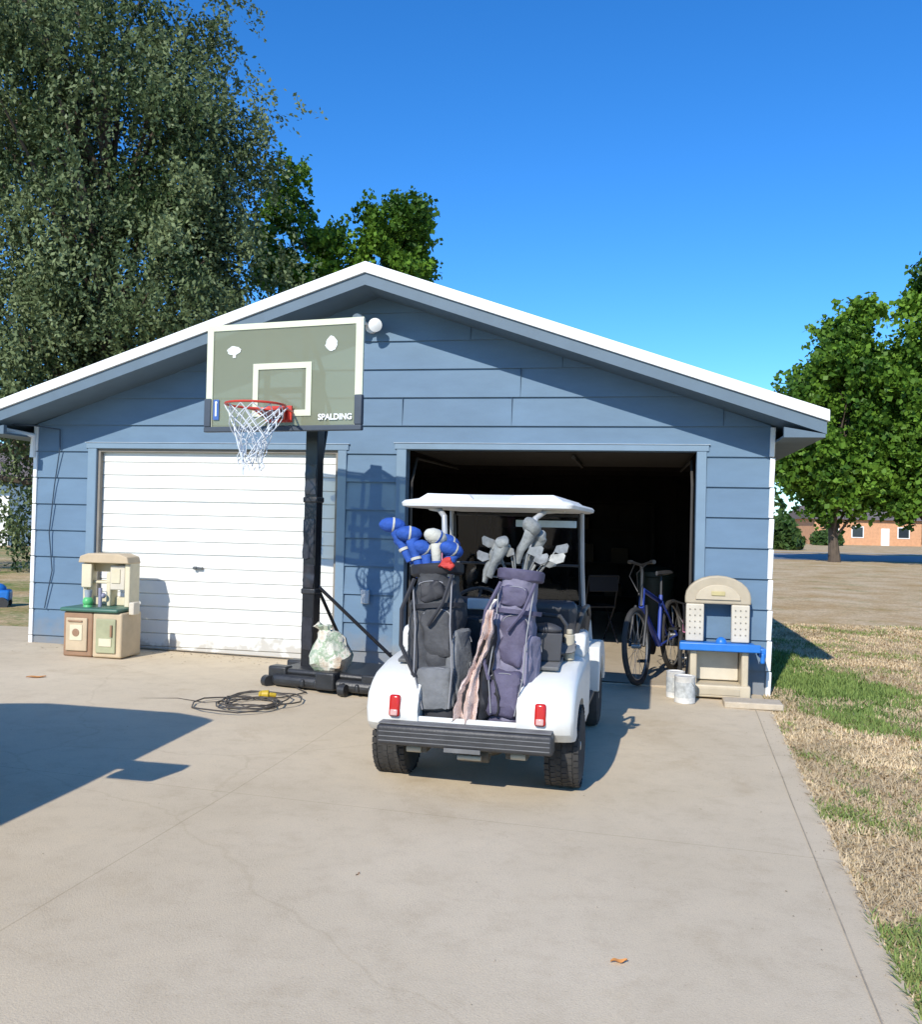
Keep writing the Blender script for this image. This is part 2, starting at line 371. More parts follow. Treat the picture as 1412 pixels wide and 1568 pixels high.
tree('cottonwood_tree',(-8.7,22,.1),[(0.0,0,9.4,4.1,3.2,6.2),(-2.4,-1,5.0,3.2,2.6,3.3),(2.1,0,10.0,1.6,1.6,3.3),(1.3,0,6.6,2.9,2.4,3.3),(-3,0,13,3,3,4)],480,24,20,.112,lm_grey,.45,.78,True,seed=3,slen=.95,wr=.27)
tree('ash_tree',(-3.7,27.5,.1),[(0,0,6.5,2.5,2.2,2.3),(-1.2,0,9.6,1.4,1.4,2.3),(1.4,0,9.3,1.05,1.2,1.8),(2.2,0,7.8,.95,1.0,1.1)],135,24,19,.14,lm_green,.25,.55,seed=5,slen=.55)
tree('maple_tree',(19.3,47.5,-.1),[(0,0,6.4,3.1,2.8,3.4),(.2,0,9.6,2.0,2.2,2.9),(-.2,0,4.8,3.0,2.6,1.9)],165,24,14,.27,lm_green,.27,.8,seed=8,slen=.8)
tree('elm_tree',(23.8,46,-.1),[(0,0,7.4,3.4,3,4.1),(.3,0,11.6,1.8,2,3.6),(-.6,0,4.9,3.2,2.6,2.2)],205,24,14,.28,lm_green,.3,.85,seed=9,slen=.85)
tree('shade_tree',(7.4,7.0,-.1),[(0,0,10.2,1.9,1.9,2.2)],50,12,10,.16,lm_green,.16,.6,seed=12,slen=.5)
def distant():
    g=np.random.default_rng(21); n=26000
    cx=[];cy=[];cz=[];rr=[]
    for i in range(60):
        right=i<34
        x=g.uniform(38,110) if right else g.uniform(-75,-24)
        y=g.uniform(128,150) if right else g.uniform(62,85)
        h=g.uniform(3,8) if right else g.uniform(3.5,8); cx.append(x);cy.append(y);cz.append(h*.5);rr.append((h*.7,h*.6,h*.55))
    ci=g.integers(0,60,n); d=g.normal(size=(n,3)); d/=np.linalg.norm(d,axis=1)[:,None]
    Rr=np.array(rr)[ci]; C=np.stack([cx,cy,cz],1)[ci]
    P=C+d*Rr*(.75+.3*g.random(n))[:,None]; ax=g.normal(size=(n,3)); ax/=np.linalg.norm(ax,axis=1)[:,None]; sd=np.cross(ax,g.normal(size=(n,3))); sd/=np.linalg.norm(sd,axis=1)[:,None]
    L=.6; vs=np.empty((n,4,3)); vs[:,0]=P-ax*L;vs[:,1]=P+sd*L*.7;vs[:,2]=P+ax*L;vs[:,3]=P-sd*L*.7
    me=bpy.data.meshes.new('distant_trees'); me.from_pydata(vs.reshape(-1,3).tolist(),[],[(4*i,4*i+1,4*i+2,4*i+3) for i in range(n)])
    a=me.attributes.new('shade','FLOAT','POINT'); a.data.foreach_set('value',np.repeat(np.clip(.4+.25*g.normal(size=n),0,1),4))
    me.materials.append(lm_dark); o=bpy.data.objects.new('distant_trees',me); COL.objects.link(o)
distant()
def shrub(name,loc,r,lm,n=3000,seed=1,leaf=.12):
    g=np.random.default_rng(seed); d=g.normal(size=(n,3)); d/=np.linalg.norm(d,axis=1)[:,None]
    P=d*np.array(r)*(.6+.45*g.random(n))[:,None]*(1+.15*np.sin(d[:,:1]*6)); P[:,2]=np.abs(P[:,2]+r[2]*.4)
    ax=g.normal(size=(n,3)); ax/=np.linalg.norm(ax,axis=1)[:,None]; sd=np.cross(ax,g.normal(size=(n,3))); sd/=np.linalg.norm(sd,axis=1)[:,None]
    vs=np.empty((n,4,3)); vs[:,0]=P-ax*leaf;vs[:,1]=P+sd*leaf*.5;vs[:,2]=P+ax*leaf;vs[:,3]=P-sd*leaf*.5
    me=bpy.data.meshes.new(name); me.from_pydata(vs.reshape(-1,3).tolist(),[],[(4*i,4*i+1,4*i+2,4*i+3) for i in range(n)])
    a=me.attributes.new('shade','FLOAT','POINT'); a.data.foreach_set('value',np.repeat(np.clip(.4+.25*g.normal(size=n),0,1),4))
    me.materials.append(lm); o=bpy.data.objects.new(name,me); COL.objects.link(o); o.location=loc
shrub('shrub',(26,76,0),(2.4,2,1.8),lm_dark,3000,2,.3); shrub('shrub',(41.5,104,0),(1.6,2,1.2),lm_dark,2000,3,.3); shrub('shrub',(56,104,0),(2.5,2,2.4),lm_dark,2500,4,.3)

# ---------------- distant houses ----------------
brick=mat('brick_tan',(.60,.32,.17),.9,var=.15,scale=3); roofm=mat('shingles',(.16,.13,.12),.95,var=.2,scale=6)
white=mat('white_paint',(.80,.80,.78),.5,var=.05,scale=3); winm=mat('window_glass',(.03,.04,.05),.1,var=.1)
def house(name,loc,w_,d_,h,wallm,rz=0):
    e=empty(name,loc,rz)
    M().bx(-w_/2,w_/2,0,d_,-.3,h).obj('walls',wallm,e,smooth=False)
    M().prism([(-.5,h),(d_+.5,h),(d_/2,h+1.7)],-w_/2-.5,w_/2+.5,'x').obj('roof',roofm,e,smooth=False)
    f=M();g=M()
    for x in (-w_*.33,-w_*.1,w_*.33):
        f.bx(x-.75,x+.75,-.06,.02,.9,2.3); g.bx(x-.62,x+.62,-.09,-.05,1.02,2.18)
    f.obj('window_frames',white,e,smooth=False); g.obj('windows',winm,e,smooth=False)
    M().bx(w_*.12,w_*.12+1,-.07,.02,0,2.1).obj('door',white,e,smooth=False)
    return e
house('brick_house',(49.5,112,-.1),13,9,3.1,brick,0)
bluew=mat('house_blue',(.10,.16,.23),.7,var=.06,scale=1)
house('blue_house',(-21.5,38,.1),15,9,2.9,bluew,R(4))

# ---------------- garage ----------------
G=empty('garage',(L0.x,L0.y,0),math.atan2(E.y,E.x))
W=7.537; MID=W/2; SL=.337; DEPTH=7.6
blue=mat('siding_blue',(.122,.196,.278),.62,var=.10,scale=1.6,bump=.08,bscale=120,stretch=(1,1,3),spec=.3,dirt=.12)
bluet=mat('trim_blue',(.165,.245,.32),.55,var=.08,scale=3,dirt=.08)
fasc=mat('fascia_blue',(.10,.148,.19),.6,var=.1,scale=3)
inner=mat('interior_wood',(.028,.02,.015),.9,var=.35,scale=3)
whitem=mat('white_metal',(.82,.82,.80),.45,var=.05,scale=4)
O1=(.716,3.379,2.20); O2=(4.084,6.868,2.215)
ztop=lambda x:3.74-SL*abs(x-MID)
m=M(); z0=2.45-10*.28
segs=[(0,O1[0],None),(O1[0],O1[1],O1[2]),(O1[1],O2[0],None),(O2[0],O2[1],O2[2]),(O2[1],W,None)]
k=0
while z0+k*.28<3.74:
    a=z0+k*.28; b=a+.28; k+=1
    def strip(x0,x1,x0t,x1t,a,b):
        pr=.022; 
        yb=-pr*(1-(a-(z0+(k-1)*.28))/.28)-.002
        m.quad((x0,yb,a),(x1,yb,a),(x1t,-.002,b),(x0t,-.002,b))
        m.quad((x0,0,a),(x1,0,a),(x1,yb,a),(x0,yb,a))
    if b<2.47:
        for x0,x1,t in segs:
            if t is None: strip(x0,x1,x0,x1,a,b)
            elif b>t: strip(x0,x1,x0,x1,max(a,t),b)
    else:
        h0=min(MID,(3.74-a)/SL); h1=min(MID,max(0.02,(3.74-b)/SL))
        strip(MID-h0,MID+h0,MID-h1,MID+h1,a,b)
m.obj('siding',blue,G,smooth=False,norm=False)
m=M()
m.bx(0.01,O1[0],.003,.12,-.4,2.4); m.bx(O1[1],O2[0],.003,.12,-.4,2.4); m.bx(O2[1],W-.01,.003,.12,-.4,2.4)
m.prism([(0.01,2.4),(W-.01,2.4),(W-.01,ztop(W)+.03),(MID,3.77),(0.01,ztop(0)+.03)],.003,.12,'y')
m.bx(O1[0],O1[1],.003,.12,O1[2],2.4); m.bx(O2[0],O2[1],.003,.12,O2[2],2.4)
m.obj('front_wall',blue,G,smooth=False)
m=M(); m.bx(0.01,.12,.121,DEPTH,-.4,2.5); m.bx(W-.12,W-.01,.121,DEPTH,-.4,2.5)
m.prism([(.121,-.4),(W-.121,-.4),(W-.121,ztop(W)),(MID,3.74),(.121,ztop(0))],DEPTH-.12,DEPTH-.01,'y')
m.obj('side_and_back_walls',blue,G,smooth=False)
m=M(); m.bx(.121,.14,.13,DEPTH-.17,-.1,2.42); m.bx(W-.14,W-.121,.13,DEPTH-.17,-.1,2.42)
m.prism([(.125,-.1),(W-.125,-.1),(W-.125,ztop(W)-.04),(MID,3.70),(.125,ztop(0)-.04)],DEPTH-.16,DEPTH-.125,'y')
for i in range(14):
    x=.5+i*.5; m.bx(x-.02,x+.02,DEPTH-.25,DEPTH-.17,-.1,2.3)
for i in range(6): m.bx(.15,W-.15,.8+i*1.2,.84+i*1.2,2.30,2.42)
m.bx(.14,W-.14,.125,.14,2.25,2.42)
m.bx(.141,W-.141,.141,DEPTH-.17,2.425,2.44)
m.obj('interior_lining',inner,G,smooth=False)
m=M()
for (x0,x1,t) in (O1,O2):
    m.bx(x0-.10,x0,-.034,.10,-.2,t+.0); m.bx(x1,x1+.09,-.034,.10,-.2,t+.0); m.bx(x0-.12,x1+.11,-.037,.10,t+.001,t+.06)
m.obj('door_trim',bluet,G,.004,smooth=False,seg=1)
m=M()
for (x0,x1,t) in (O1,O2):
    m.bx(x0-.13,x1+.12,-.045,-.0,t+.061,t+.067)
m.obj('drip_cap',mat('drip_pale',(.35,.42,.48),.5),G,smooth=False)
m=M(); k=0
while z0+k*.28<2.4:
    a=max(-.3,z0+k*.28); b=z0+k*.28+.272; k+=1
    m.box((W+.004,-.008,(a+b)/2),(.045,.05,b-a),(R(-2.5),R(2),0)); m.box((-.004,-.008,(a+b)/2),(.045,.05,b-a),(R(-2.5),R(-2),0))
m.obj('corner_caps',whitem,G,.004,seg=1)
doorw=mat('door_white',(.73,.73,.68),.5,var=.05,scale=2.5,dirt=-.04)
m=M(); pn=2.20/16
m.bx(O1[0]-.0,O1[1]+.0,.075,.11,-.1,O1[2])
for i in range(16):
    a=O1[2]-(i+1)*pn; b=O1[2]-i*pn; gap=.005 if i%4==3 else .0
    m.prism([(.058,a+.007+gap),(.074,a+.001+gap),(.0745,b),(.062,b-.003)],O1[0]+.004,O1[1]-.004,'x')
m.obj('overhead_door',doorw,G,.002,seg=1,smooth=False)
m=M(); hx,hz=1.87,.96; m.bx(hx-.05,hx+.05,.02,.05,hz,hz+.025).cyl((hx-.03,.05,hz+.012),(hx-.03,.01,hz+.012),.018); m.obj('door_handle',mat('handle_metal',(.2,.2,.2),.35,1),G,.003)
m=M(); m.bx(O1[0],O1[0]+.03,.0,.05,-.1,O1[2]); m.bx(O1[1]-.03,O1[1],.0,.05,-.1,O1[2]); m.bx(O1[0]+.03,O1[1]-.03,.0,.05,O1[2]-.03,O1[2]); m.obj('door_stop',mat('stop_grey',(.22,.20,.17),.8),G,smooth=False)
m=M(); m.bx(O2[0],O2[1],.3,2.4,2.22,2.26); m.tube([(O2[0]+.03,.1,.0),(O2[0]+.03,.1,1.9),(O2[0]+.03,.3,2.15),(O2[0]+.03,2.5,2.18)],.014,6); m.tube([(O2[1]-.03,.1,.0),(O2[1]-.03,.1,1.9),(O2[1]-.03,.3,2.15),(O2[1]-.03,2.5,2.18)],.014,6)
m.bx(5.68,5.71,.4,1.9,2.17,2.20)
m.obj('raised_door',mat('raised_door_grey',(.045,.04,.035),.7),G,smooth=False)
m=M()
ex=.40; zt=3.945
m.prism([(MID,zt),(W+ex,zt-SL*(W+ex-MID)),(W+ex,zt-SL*(W+ex-MID)-.10),(MID,zt-.105),(-ex,zt-SL*(MID+ex)-.10),(-ex,zt-SL*(MID+ex))],-.54,DEPTH+.5,'y')
m.obj('roof',whitem,G,.006,seg=2,smooth=False)
m=M(); e2=ex-.02; zb=zt-.102
m.prism([(MID,zb),(W+e2,zb-SL*(W+e2-MID)),(W+e2,zb-SL*(W+e2-MID)-.11),(MID,zb-.115),(-e2,zb-SL*(MID+e2)-.11),(-e2,zb-SL*(MID+e2))],-.515,DEPTH+.45,'y')
m.obj('fascia_and_soffit',fasc,G,smooth=False)
m=M(); ze=zb-SL*(W+e2-MID)-.11
m.prism([(W+.03,ze+.06),(W+e2-.01,ze-.0),(W+e2-.01,ze-.03),(W+.03,ze-.03)],-.51,-.46,'y'); m.prism([(-.03,ze+.06),(-e2+.01,ze),(-e2+.01,ze-.03),(-.03,ze-.03)],-.51,-.46,'y')
m.bx(W+.03,W+e2-.01,-.459,DEPTH,ze-.03,ze-.012); m.bx(-e2+.01,-.03,-.459,DEPTH,ze-.03,ze-.012)
m.obj('eave_returns',fasc,G,smooth=False)
m=M()
for x,k in ((4.03,10),(5.6,12),(5.2,11),(5.12,10),(2.3,11),(3.1,12),(7.1,10),(4.7,13)):
    a=z0+k*.28; m.bx(x,x+.004,-.026,-.001,a+.003,a+.277)
m.obj('siding_seams',mat('seam_dark',(.05,.09,.14),.8),G,smooth=False)
FX=3.70; FZ=3.42
m=M(); m.cyl((FX,-.0,FZ),(FX,-.07,FZ),.055)
for dx,dz in ((-.08,.03),(.08,.0)): m.tube([(FX,-.06,FZ),(FX+dx*.6,-.12,FZ+.01+dz)],.015)
m.obj('flood_light_base',whitem,G)
for nm,dx,dz in (('flood_lamp_a',-.075,.05),('flood_lamp_b',.06,.0)):
    m=M(); m.lathe([(.012,-.05),(.03,-.03),(.05,.01),(.068,.06),(.066,.072),(.03,.085),(.005,.088)],(0,0,0),20)
    m.all(Matrix.Translation((FX+dx,-.14,FZ+.01+dz))@Matrix.Rotation(R(-22 if dx<0 else 22),4,'Z')@Matrix.Rotation(R(105),4,'X')); m.obj(nm,whitem,G)
M().bx(3.66,3.74,-.06,-.02,.68,.82).obj('outlet_box',mat('outlet_grey',(.5,.52,.52),.5),G,.008)
m=M(); m.tube([(.28,-.03,2.4),(.30,-.05,2.2),(.24,-.04,1.8),(.2,-.05,1.3),(.24,-.04,.9),(.17,-.05,.5)],.006,6); m.tube([(.28,-.03,2.4),(.1,-.2,2.42),(-.2,-.3,2.43)],.006,6)
m.obj('hanging_cable',mat('cable_dark',(.03,.05,.08),.6),G)
m=M(); m.tube([(-.32,-.5,2.40),(-.15,-.35,2.36),(-.02,-.05,2.33),(-.03,-.04,2.1)],.03,8); m.obj('downspout_elbow',whitem,G)
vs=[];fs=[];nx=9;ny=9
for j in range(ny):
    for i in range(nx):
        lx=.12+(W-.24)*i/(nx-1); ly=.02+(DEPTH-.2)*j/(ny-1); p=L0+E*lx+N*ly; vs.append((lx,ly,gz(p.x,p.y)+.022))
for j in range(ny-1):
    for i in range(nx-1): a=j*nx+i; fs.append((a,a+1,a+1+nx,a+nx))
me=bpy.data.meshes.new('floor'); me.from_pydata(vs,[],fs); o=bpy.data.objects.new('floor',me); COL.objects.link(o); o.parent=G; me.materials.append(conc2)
M().bx(O2[0],O2[1],-.0,.03,-.1,.025).obj('sill',conc2,G,.006,smooth=False)
darkm=mat('dark_clutter',(.035,.035,.04),.6); cardb=mat('cardboard',(.07,.045,.025),.9)
def gpos(x,y,z=None):
    p=L0+E*x+N*y; return (p.x,p.y,gz(p.x,p.y)+.022 if z is None else z)
GR=math.atan2(E.y,E.x)
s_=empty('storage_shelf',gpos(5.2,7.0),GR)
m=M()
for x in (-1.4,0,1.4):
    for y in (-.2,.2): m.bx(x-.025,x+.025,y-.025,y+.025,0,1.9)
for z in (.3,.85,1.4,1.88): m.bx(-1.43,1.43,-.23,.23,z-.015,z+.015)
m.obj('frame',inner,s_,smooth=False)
m=M()
for i in range(14):
    x=random.uniform(-1.2,1.2); z=random.choice((.315,.865,1.415)); h=random.uniform(.15,.38); m.bx(x-.14,x+.14,-.18,.15,z,z+h)
m.obj('boxes',cardb,s_,.006,smooth=False)
c_=empty('folding_chair',gpos(5.85,3.1),GR+R(25))
m=M(); 
for x in (-.2,.2):
    m.tube([(x,.22,0),(x,-.1,.45),(x,-.22,.85)],.011,8); m.tube([(x,-.22,0),(x,.2,.45)],.011,8)
m.tube([(-.2,-.22,.85),(.2,-.22,.85)],.011); m.box((0,.05,.45),(.4,.38,.02)); m.box((0,-.2,.75),(.38,.02,.2),(R(-10),0,0))
m.obj('frame_and_seat',darkm,c_,.004)
t_=empty('trash_bin',gpos(6.6,4.2),GR)
M().lathe([(.22,0),(.27,.8),(.29,.82),(.29,.88),(.2,.95),(.05,.97)],(0,0,0),20).obj('bin_body',mat('bin_green',(.03,.05,.04),.5),t_)
f_=empty('step_ladder',gpos(7.15,2.4),GR)
m=M()
for x in (-.2,.2): m.tube([(x,-.3,0),(x*.7,0,1.7)],.018,6); m.tube([(x,.3,0),(x*.7,.02,1.7)],.015,6)
for i in range(5): m.box((0,-.25+.05*i,.28+.3*i),(.38-.03*i,.08,.02))
m.obj('ladder_frame',darkm,f_)

# ---------------- basketball hoop ----------------
HP=Vector((-1.30,8.12)); H=empty('basketball_hoop',(HP.x,HP.y,gz(*HP)),R(-20))
blk=mat('black_plastic',(.025,.026,.028),.45,var=.3,scale=8,bump=.15,bscale=60); pole=mat('pole_black',(.016,.016,.018),.3,var=.3,scale=10,bump=.1)
B_=empty('base_group',(0.20,.07,0)); B_.parent=H; B_.rotation_euler=(0,0,R(-2))
m=M()
poly=[(-.50,-.22),(-.38,-.38),(.55,-.38),(.98,-.15),(1.08,.2),(.9,.42),(-.2,.42),(-.50,.2)]
m.prism(poly,.02,.12,'z'); m.obj('base_tank',blk,B_,.04)
m=M(); m.prism([(x*.86+.04,y*.82) for x,y in poly],.11,.165,'z'); m.obj('base_top',blk,B_,.025)
m=M()
for x,y in ((-.37,-.27),(.15,-.36),(.55,-.30),(.95,-.02),(-.42,.1)):
    m.bx(x-.09,x+.09,y-.06,y+.06,.03,.18)
for i in range(6): m.bx(-.1+i*.13,-.06+i*.13,-.40,-.36,.03,.10)
m.obj('base_ribs',blk,B_,.018)
m=M(); m.cyl((-.48,-.33,.05),(-.42,-.36,.05),.05); m.cyl((.3,-.42,.05),(.36,-.42,.05),.05); m.obj('wheels',blk,B_)
m=M(); m.bx(-.060,.060,-.060,.060,.1,2.75); m.obj('pole',pole,H,.01)
m=M()
for z in (.82,1.62): m.box((0,0,z),(.14,.14,.05),(0,R(random.uniform(-3,3)),0))
m.obj('pole_clamps',blk,H,.012)
m=M()
for i,(z,h) in enumerate(((.45,.28),(.95,.20),(1.28,.34),(1.80,.26))):
    m.box((.006*math.sin(i*2.3),-.064,z),(.105,.014,h),(0,0,R(2*math.cos(i*3))))
bmesh.ops.subdivide_edges(m.bm,edges=m.bm.edges[:],cuts=5,use_grid_fill=True); m.wrinkle(.012,18)
m.obj('pole_padding',mat('wrap_grey',(.03,.03,.036),.3,var=.4,scale=20),H)
m=M(); m.tube([(.05,.03,.86),(.70,.40,.16)],.016,8); m.tube([(.02,.06,.86),(.14,.50,.16)],.016,8); m.obj('braces',pole,H)
steelg=mat('arm_grey',(.03,.035,.04),.4,.2)
m=M()
for x in (-.16,.2):
    m.tube([(x*.35,.0,2.72),(x,-.5,2.98)],.022,8); m.tube([(x*.35,.0,2.35),(x,-.5,2.50)],.022,8); m.bx(x-.02,x+.02,-.563,-.53,2.2,3.04)
m.bx(-.3,.3,-.563,-.54,2.48,2.53)
m.tube([(0,.05,2.7),(0,.25,2.45),(0,.1,1.9)],.02,8)
m.obj('arms',steelg,H)
bw,bz0,bz1=.72,2.19,3.06
acr=bpy.data.materials.new('acrylic'); acr.use_nodes=True; nt_=acr.node_tree; p=nt_.nodes['Principled BSDF']
p.inputs['Base Color'].default_value=(.30,.31,.21,1); p.inputs['Roughness'].default_value=.3
tr=nt_.nodes.new('ShaderNodeBsdfTransparent'); tr.inputs[0].default_value=(.85,.9,.8,1); mx=nt_.nodes.new('ShaderNodeMixShader')
tn=nt_.nodes.new('ShaderNodeTexNoise'); tn.inputs['Scale'].default_value=1.6; tn.inputs['Detail'].default_value=4
rm=nt_.nodes.new('ShaderNodeMapRange'); rm.inputs['To Min'].default_value=.42; rm.inputs['To Max'].default_value=.68
nt_.links.new(tn.outputs['Fac'],rm.inputs['Value']); nt_.links.new(rm.outputs[0],mx.inputs[0])
nt_.links.new(tr.outputs[0],mx.inputs[1]); nt_.links.new(p.outputs[0],mx.inputs[2]); nt_.links.new(mx.outputs[0],nt_.nodes['Material Output'].inputs[0])
M().bx(-bw+.01,bw-.01,-.575,-.567,bz0+.01,bz1-.01).obj('backboard',acr,H,smooth=False)
cream=mat('board_cream',(.64,.65,.48),.5,var=.06)
m=M(); t=.05; y0,y1=-.583,-.5765
m.bx(-bw,bw,y0,y1,bz1-.04,bz1); m.bx(-bw,-bw+t,y0,y1,bz0,bz1-.04); m.bx(bw-t,bw,y0,y1,bz0,bz1-.04)
a=.275; c0,c1=bz0+.10,bz0+.54; tt=.05
m.bx(-a,a,y0,y1,c1-tt,c1); m.bx(-a,-a+tt,y0,y1,c0+tt,c1-tt); m.bx(a-tt,a,y0,y1,c0+tt,c1-tt); m.bx(-a,a,y0,y1,c0,c0+tt)
m.obj('board_lines',cream,H,smooth=False)
pad=mat('pad_slate',(.05,.065,.085),.6)
m=M(); m.bx(-bw-.02,bw+.02,-.60,-.55,bz0-.025,bz0+.02); m.bx(-bw-.02,-bw+.045,-.60,-.55,bz0+.02,bz0+.26); m.bx(bw-.045,bw+.02,-.60,-.55,bz0+.02,bz0+.26); m.obj('board_pad',pad,H,.008)
m=M(); m.bx(-bw-.012,bw+.012,-.572,-.556,bz1-.001,bz1+.012); m.bx(-bw-.014,-bw,-.58,-.556,bz0+.26,bz1); m.bx(bw,bw+.014,-.58,-.556,bz0+.26,bz1); m.obj('board_edge',cream,H,smooth=False)
def text(s,loc,size,mt,parent,name,rot=(R(90),0,0)):
    c=bpy.data.curves.new(name,'FONT'); c.body=s; c.size=size; c.extrude=.0015; c.align_x='CENTER'; c.offset=.002
    o=bpy.data.objects.new(name,c); COL.objects.link(o); o.location=loc; o.rotation_euler=rot; o.parent=parent; c.materials.append(mt); return o
text('SPALDING',(.50,-.586,bz0+.065),.066,whitem,H,'maker_lettering')
logo=mat('logo_white',(.75,.78,.75),.6)
def blob(cx,cz,r,sd,sx=1,sz=1):
    return [(cx+sx*r*math.cos(2*math.pi*i/22)*(1+.35*mnoise.noise(Vector((i*.8,sd,0)))),cz+sz*r*math.sin(2*math.pi*i/22)*(1+.35*mnoise.noise(Vector((i*.8,sd,3))))) for i in range(22)]
m=M(); m.prism(blob(-.47,bz1-.21,.06,1,1.1,.6),-.5795,-.5765,'y'); m.prism([(-.48,bz1-.27),(-.45,bz1-.27),(-.45,bz1-.21),(-.48,bz1-.21)],-.5799,-.5769,'y')
m.prism(blob(.45,bz1-.19,.055,5,.9,1.1),-.5795,-.5765,'y'); m.obj('board_decals',logo,H,smooth=False)
m=M(); m.bx(-.655,-.60,-.588,-.584,bz0+.08,bz0+.25); m.obj('league_decal',mat('decal_blue',(.05,.12,.35),.5),H,smooth=False)
m=M(); m.bx(-.635,-.62,-.591,-.5885,bz0+.11,bz0+.22); m.sph((-.627,-.589,bz0+.225),.012,(1,.2,1)); m.obj('league_decal_figure',logo,H,smooth=False)
red=mat('rim_red',(.55,.05,.03),.4,var=.1)
rz_,ry=2.335,-.58-.15-.23
m=M(); m.torus((0,ry,rz_),.23,.010,seg=40); 
m.tube([(-.12,-.6,rz_-.02),(-.17,ry+.16,rz_-.004)],.008); m.tube([(.12,-.6,rz_-.02),(.17,ry+.16,rz_-.004)],.008)
m.bx(-.12,.12,-.62,-.60,rz_-.10,rz_+.035); m.bx(-.10,.10,-.74,-.62,rz_-.012,rz_); m.bx(-.1,.1,-.64,-.62,rz_-.1,rz_-.0)
m.tube([(-.15,ry+.175,rz_),(-.08,-.66,rz_-.08),(.08,-.66,rz_-.08),(.15,ry+.175,rz_)],.007)
m.obj('rim',red,H)
M().bx(-.09,.09,-.745,-.645,rz_-.075,rz_-.014).obj('rim_housing',mat('housing_dark',(.05,.02,.02),.5),H,.02)
m=M(); ns=12
for k in range(ns):
    for sg in (1,-1):
        pts=[]
        for i in range(11):
            t=i/10; r=.228-.125*min(1,t*1.25)+.02*math.sin(k*2.1+t*5); an=2*math.pi*(k+sg*i*.45)/ns
            j=.045*max(0,t-.55)
            pts.append((r*math.cos(an)*(1-.25*t)+.014*math.sin(3*k+i)-.03*t+j*math.sin(k*5+i*2),ry+r*math.sin(an)*(1-.25*t),rz_-.01-(.46+.07*math.sin(k*1.7))*t+j*math.cos(k*3+i*2)))
        m.tube(pts,.0045,5)
m.obj('net',mat('net_white',(.66,.69,.72),.8),H)

# sand bag on hoop base
sb=empty('sand_bag',(-1.05,7.90,gz(-1,8)+.165),R(10))
m=M(); m.lathe([(.02,0),(.13,.005),(.17,.05),(.175,.12),(.16,.19),(.135,.25),(.10,.30),(.06,.335),(.045,.35),(.075,.385),(.05,.40),(.01,.39)],(0,0,0),32)
m.all(Matrix.Rotation(R(-14),4,'Y')@Matrix.Diagonal((1.0,.75,1,1))); m.wrinkle(.045,10); m.wrinkle(.02,30); m.wrinkle(.008,60)
m.obj('bag_body',mat('bag_plastic',(.56,.54,.42),.35,var=.1,scale=3.2,bump=.6,bscale=30,cols=[(.40,(.60,.60,.50)),(.47,(.30,.40,.26)),(.50,(.64,.62,.52)),(.64,(.50,.33,.20))]),sb)
# extension cord
ec=empty('extension_cord',(-1.60,7.17,gz(-1.6,7.2)+.012))
m=M(); pts=[]
for i in range(120):
    a=i*.33; r=.16+.16*mnoise.noise(Vector((i*.07,0,0)))+.08*math.sin(i*.41); pts.append((r*1.35*math.cos(a)+.26*mnoise.noise(Vector((i*.06,3,0))),r*1.3*math.sin(a)+.22*mnoise.noise(Vector((i*.065,9,0))),.006+.02*abs(math.sin(i*.9))))
pts+= [(.2,.25,.006),(.35,.5,.006),(.2,.75,.006)]
m.tube(pts,.006,5)
m.tube([(-.1,.1,.008),(-.35,-.02,.008),(-.6,.12,.008),(-1.0,.06,.008),(-1.5,-.08,.008),(-2.3,.02,.008)],.003,5)
m.obj('cord',mat('cord_black',(.07,.06,.05),.6,var=.4,scale=15),ec)
yb=empty('yellow_plug',(-1.54,7.42,gz(-1.5,7.4)+.04))
m=M(); m.cyl((-.03,0,0),(.03,.005,0),.032,.036); m.cyl((.03,0,0),(.085,.02,-.008),.018); m.cyl((-.05,0,0),(-.03,0,0),.02,.03); m.obj('plug_body',mat('plug_yellow',(.5,.34,.02),.5),yb,.006)

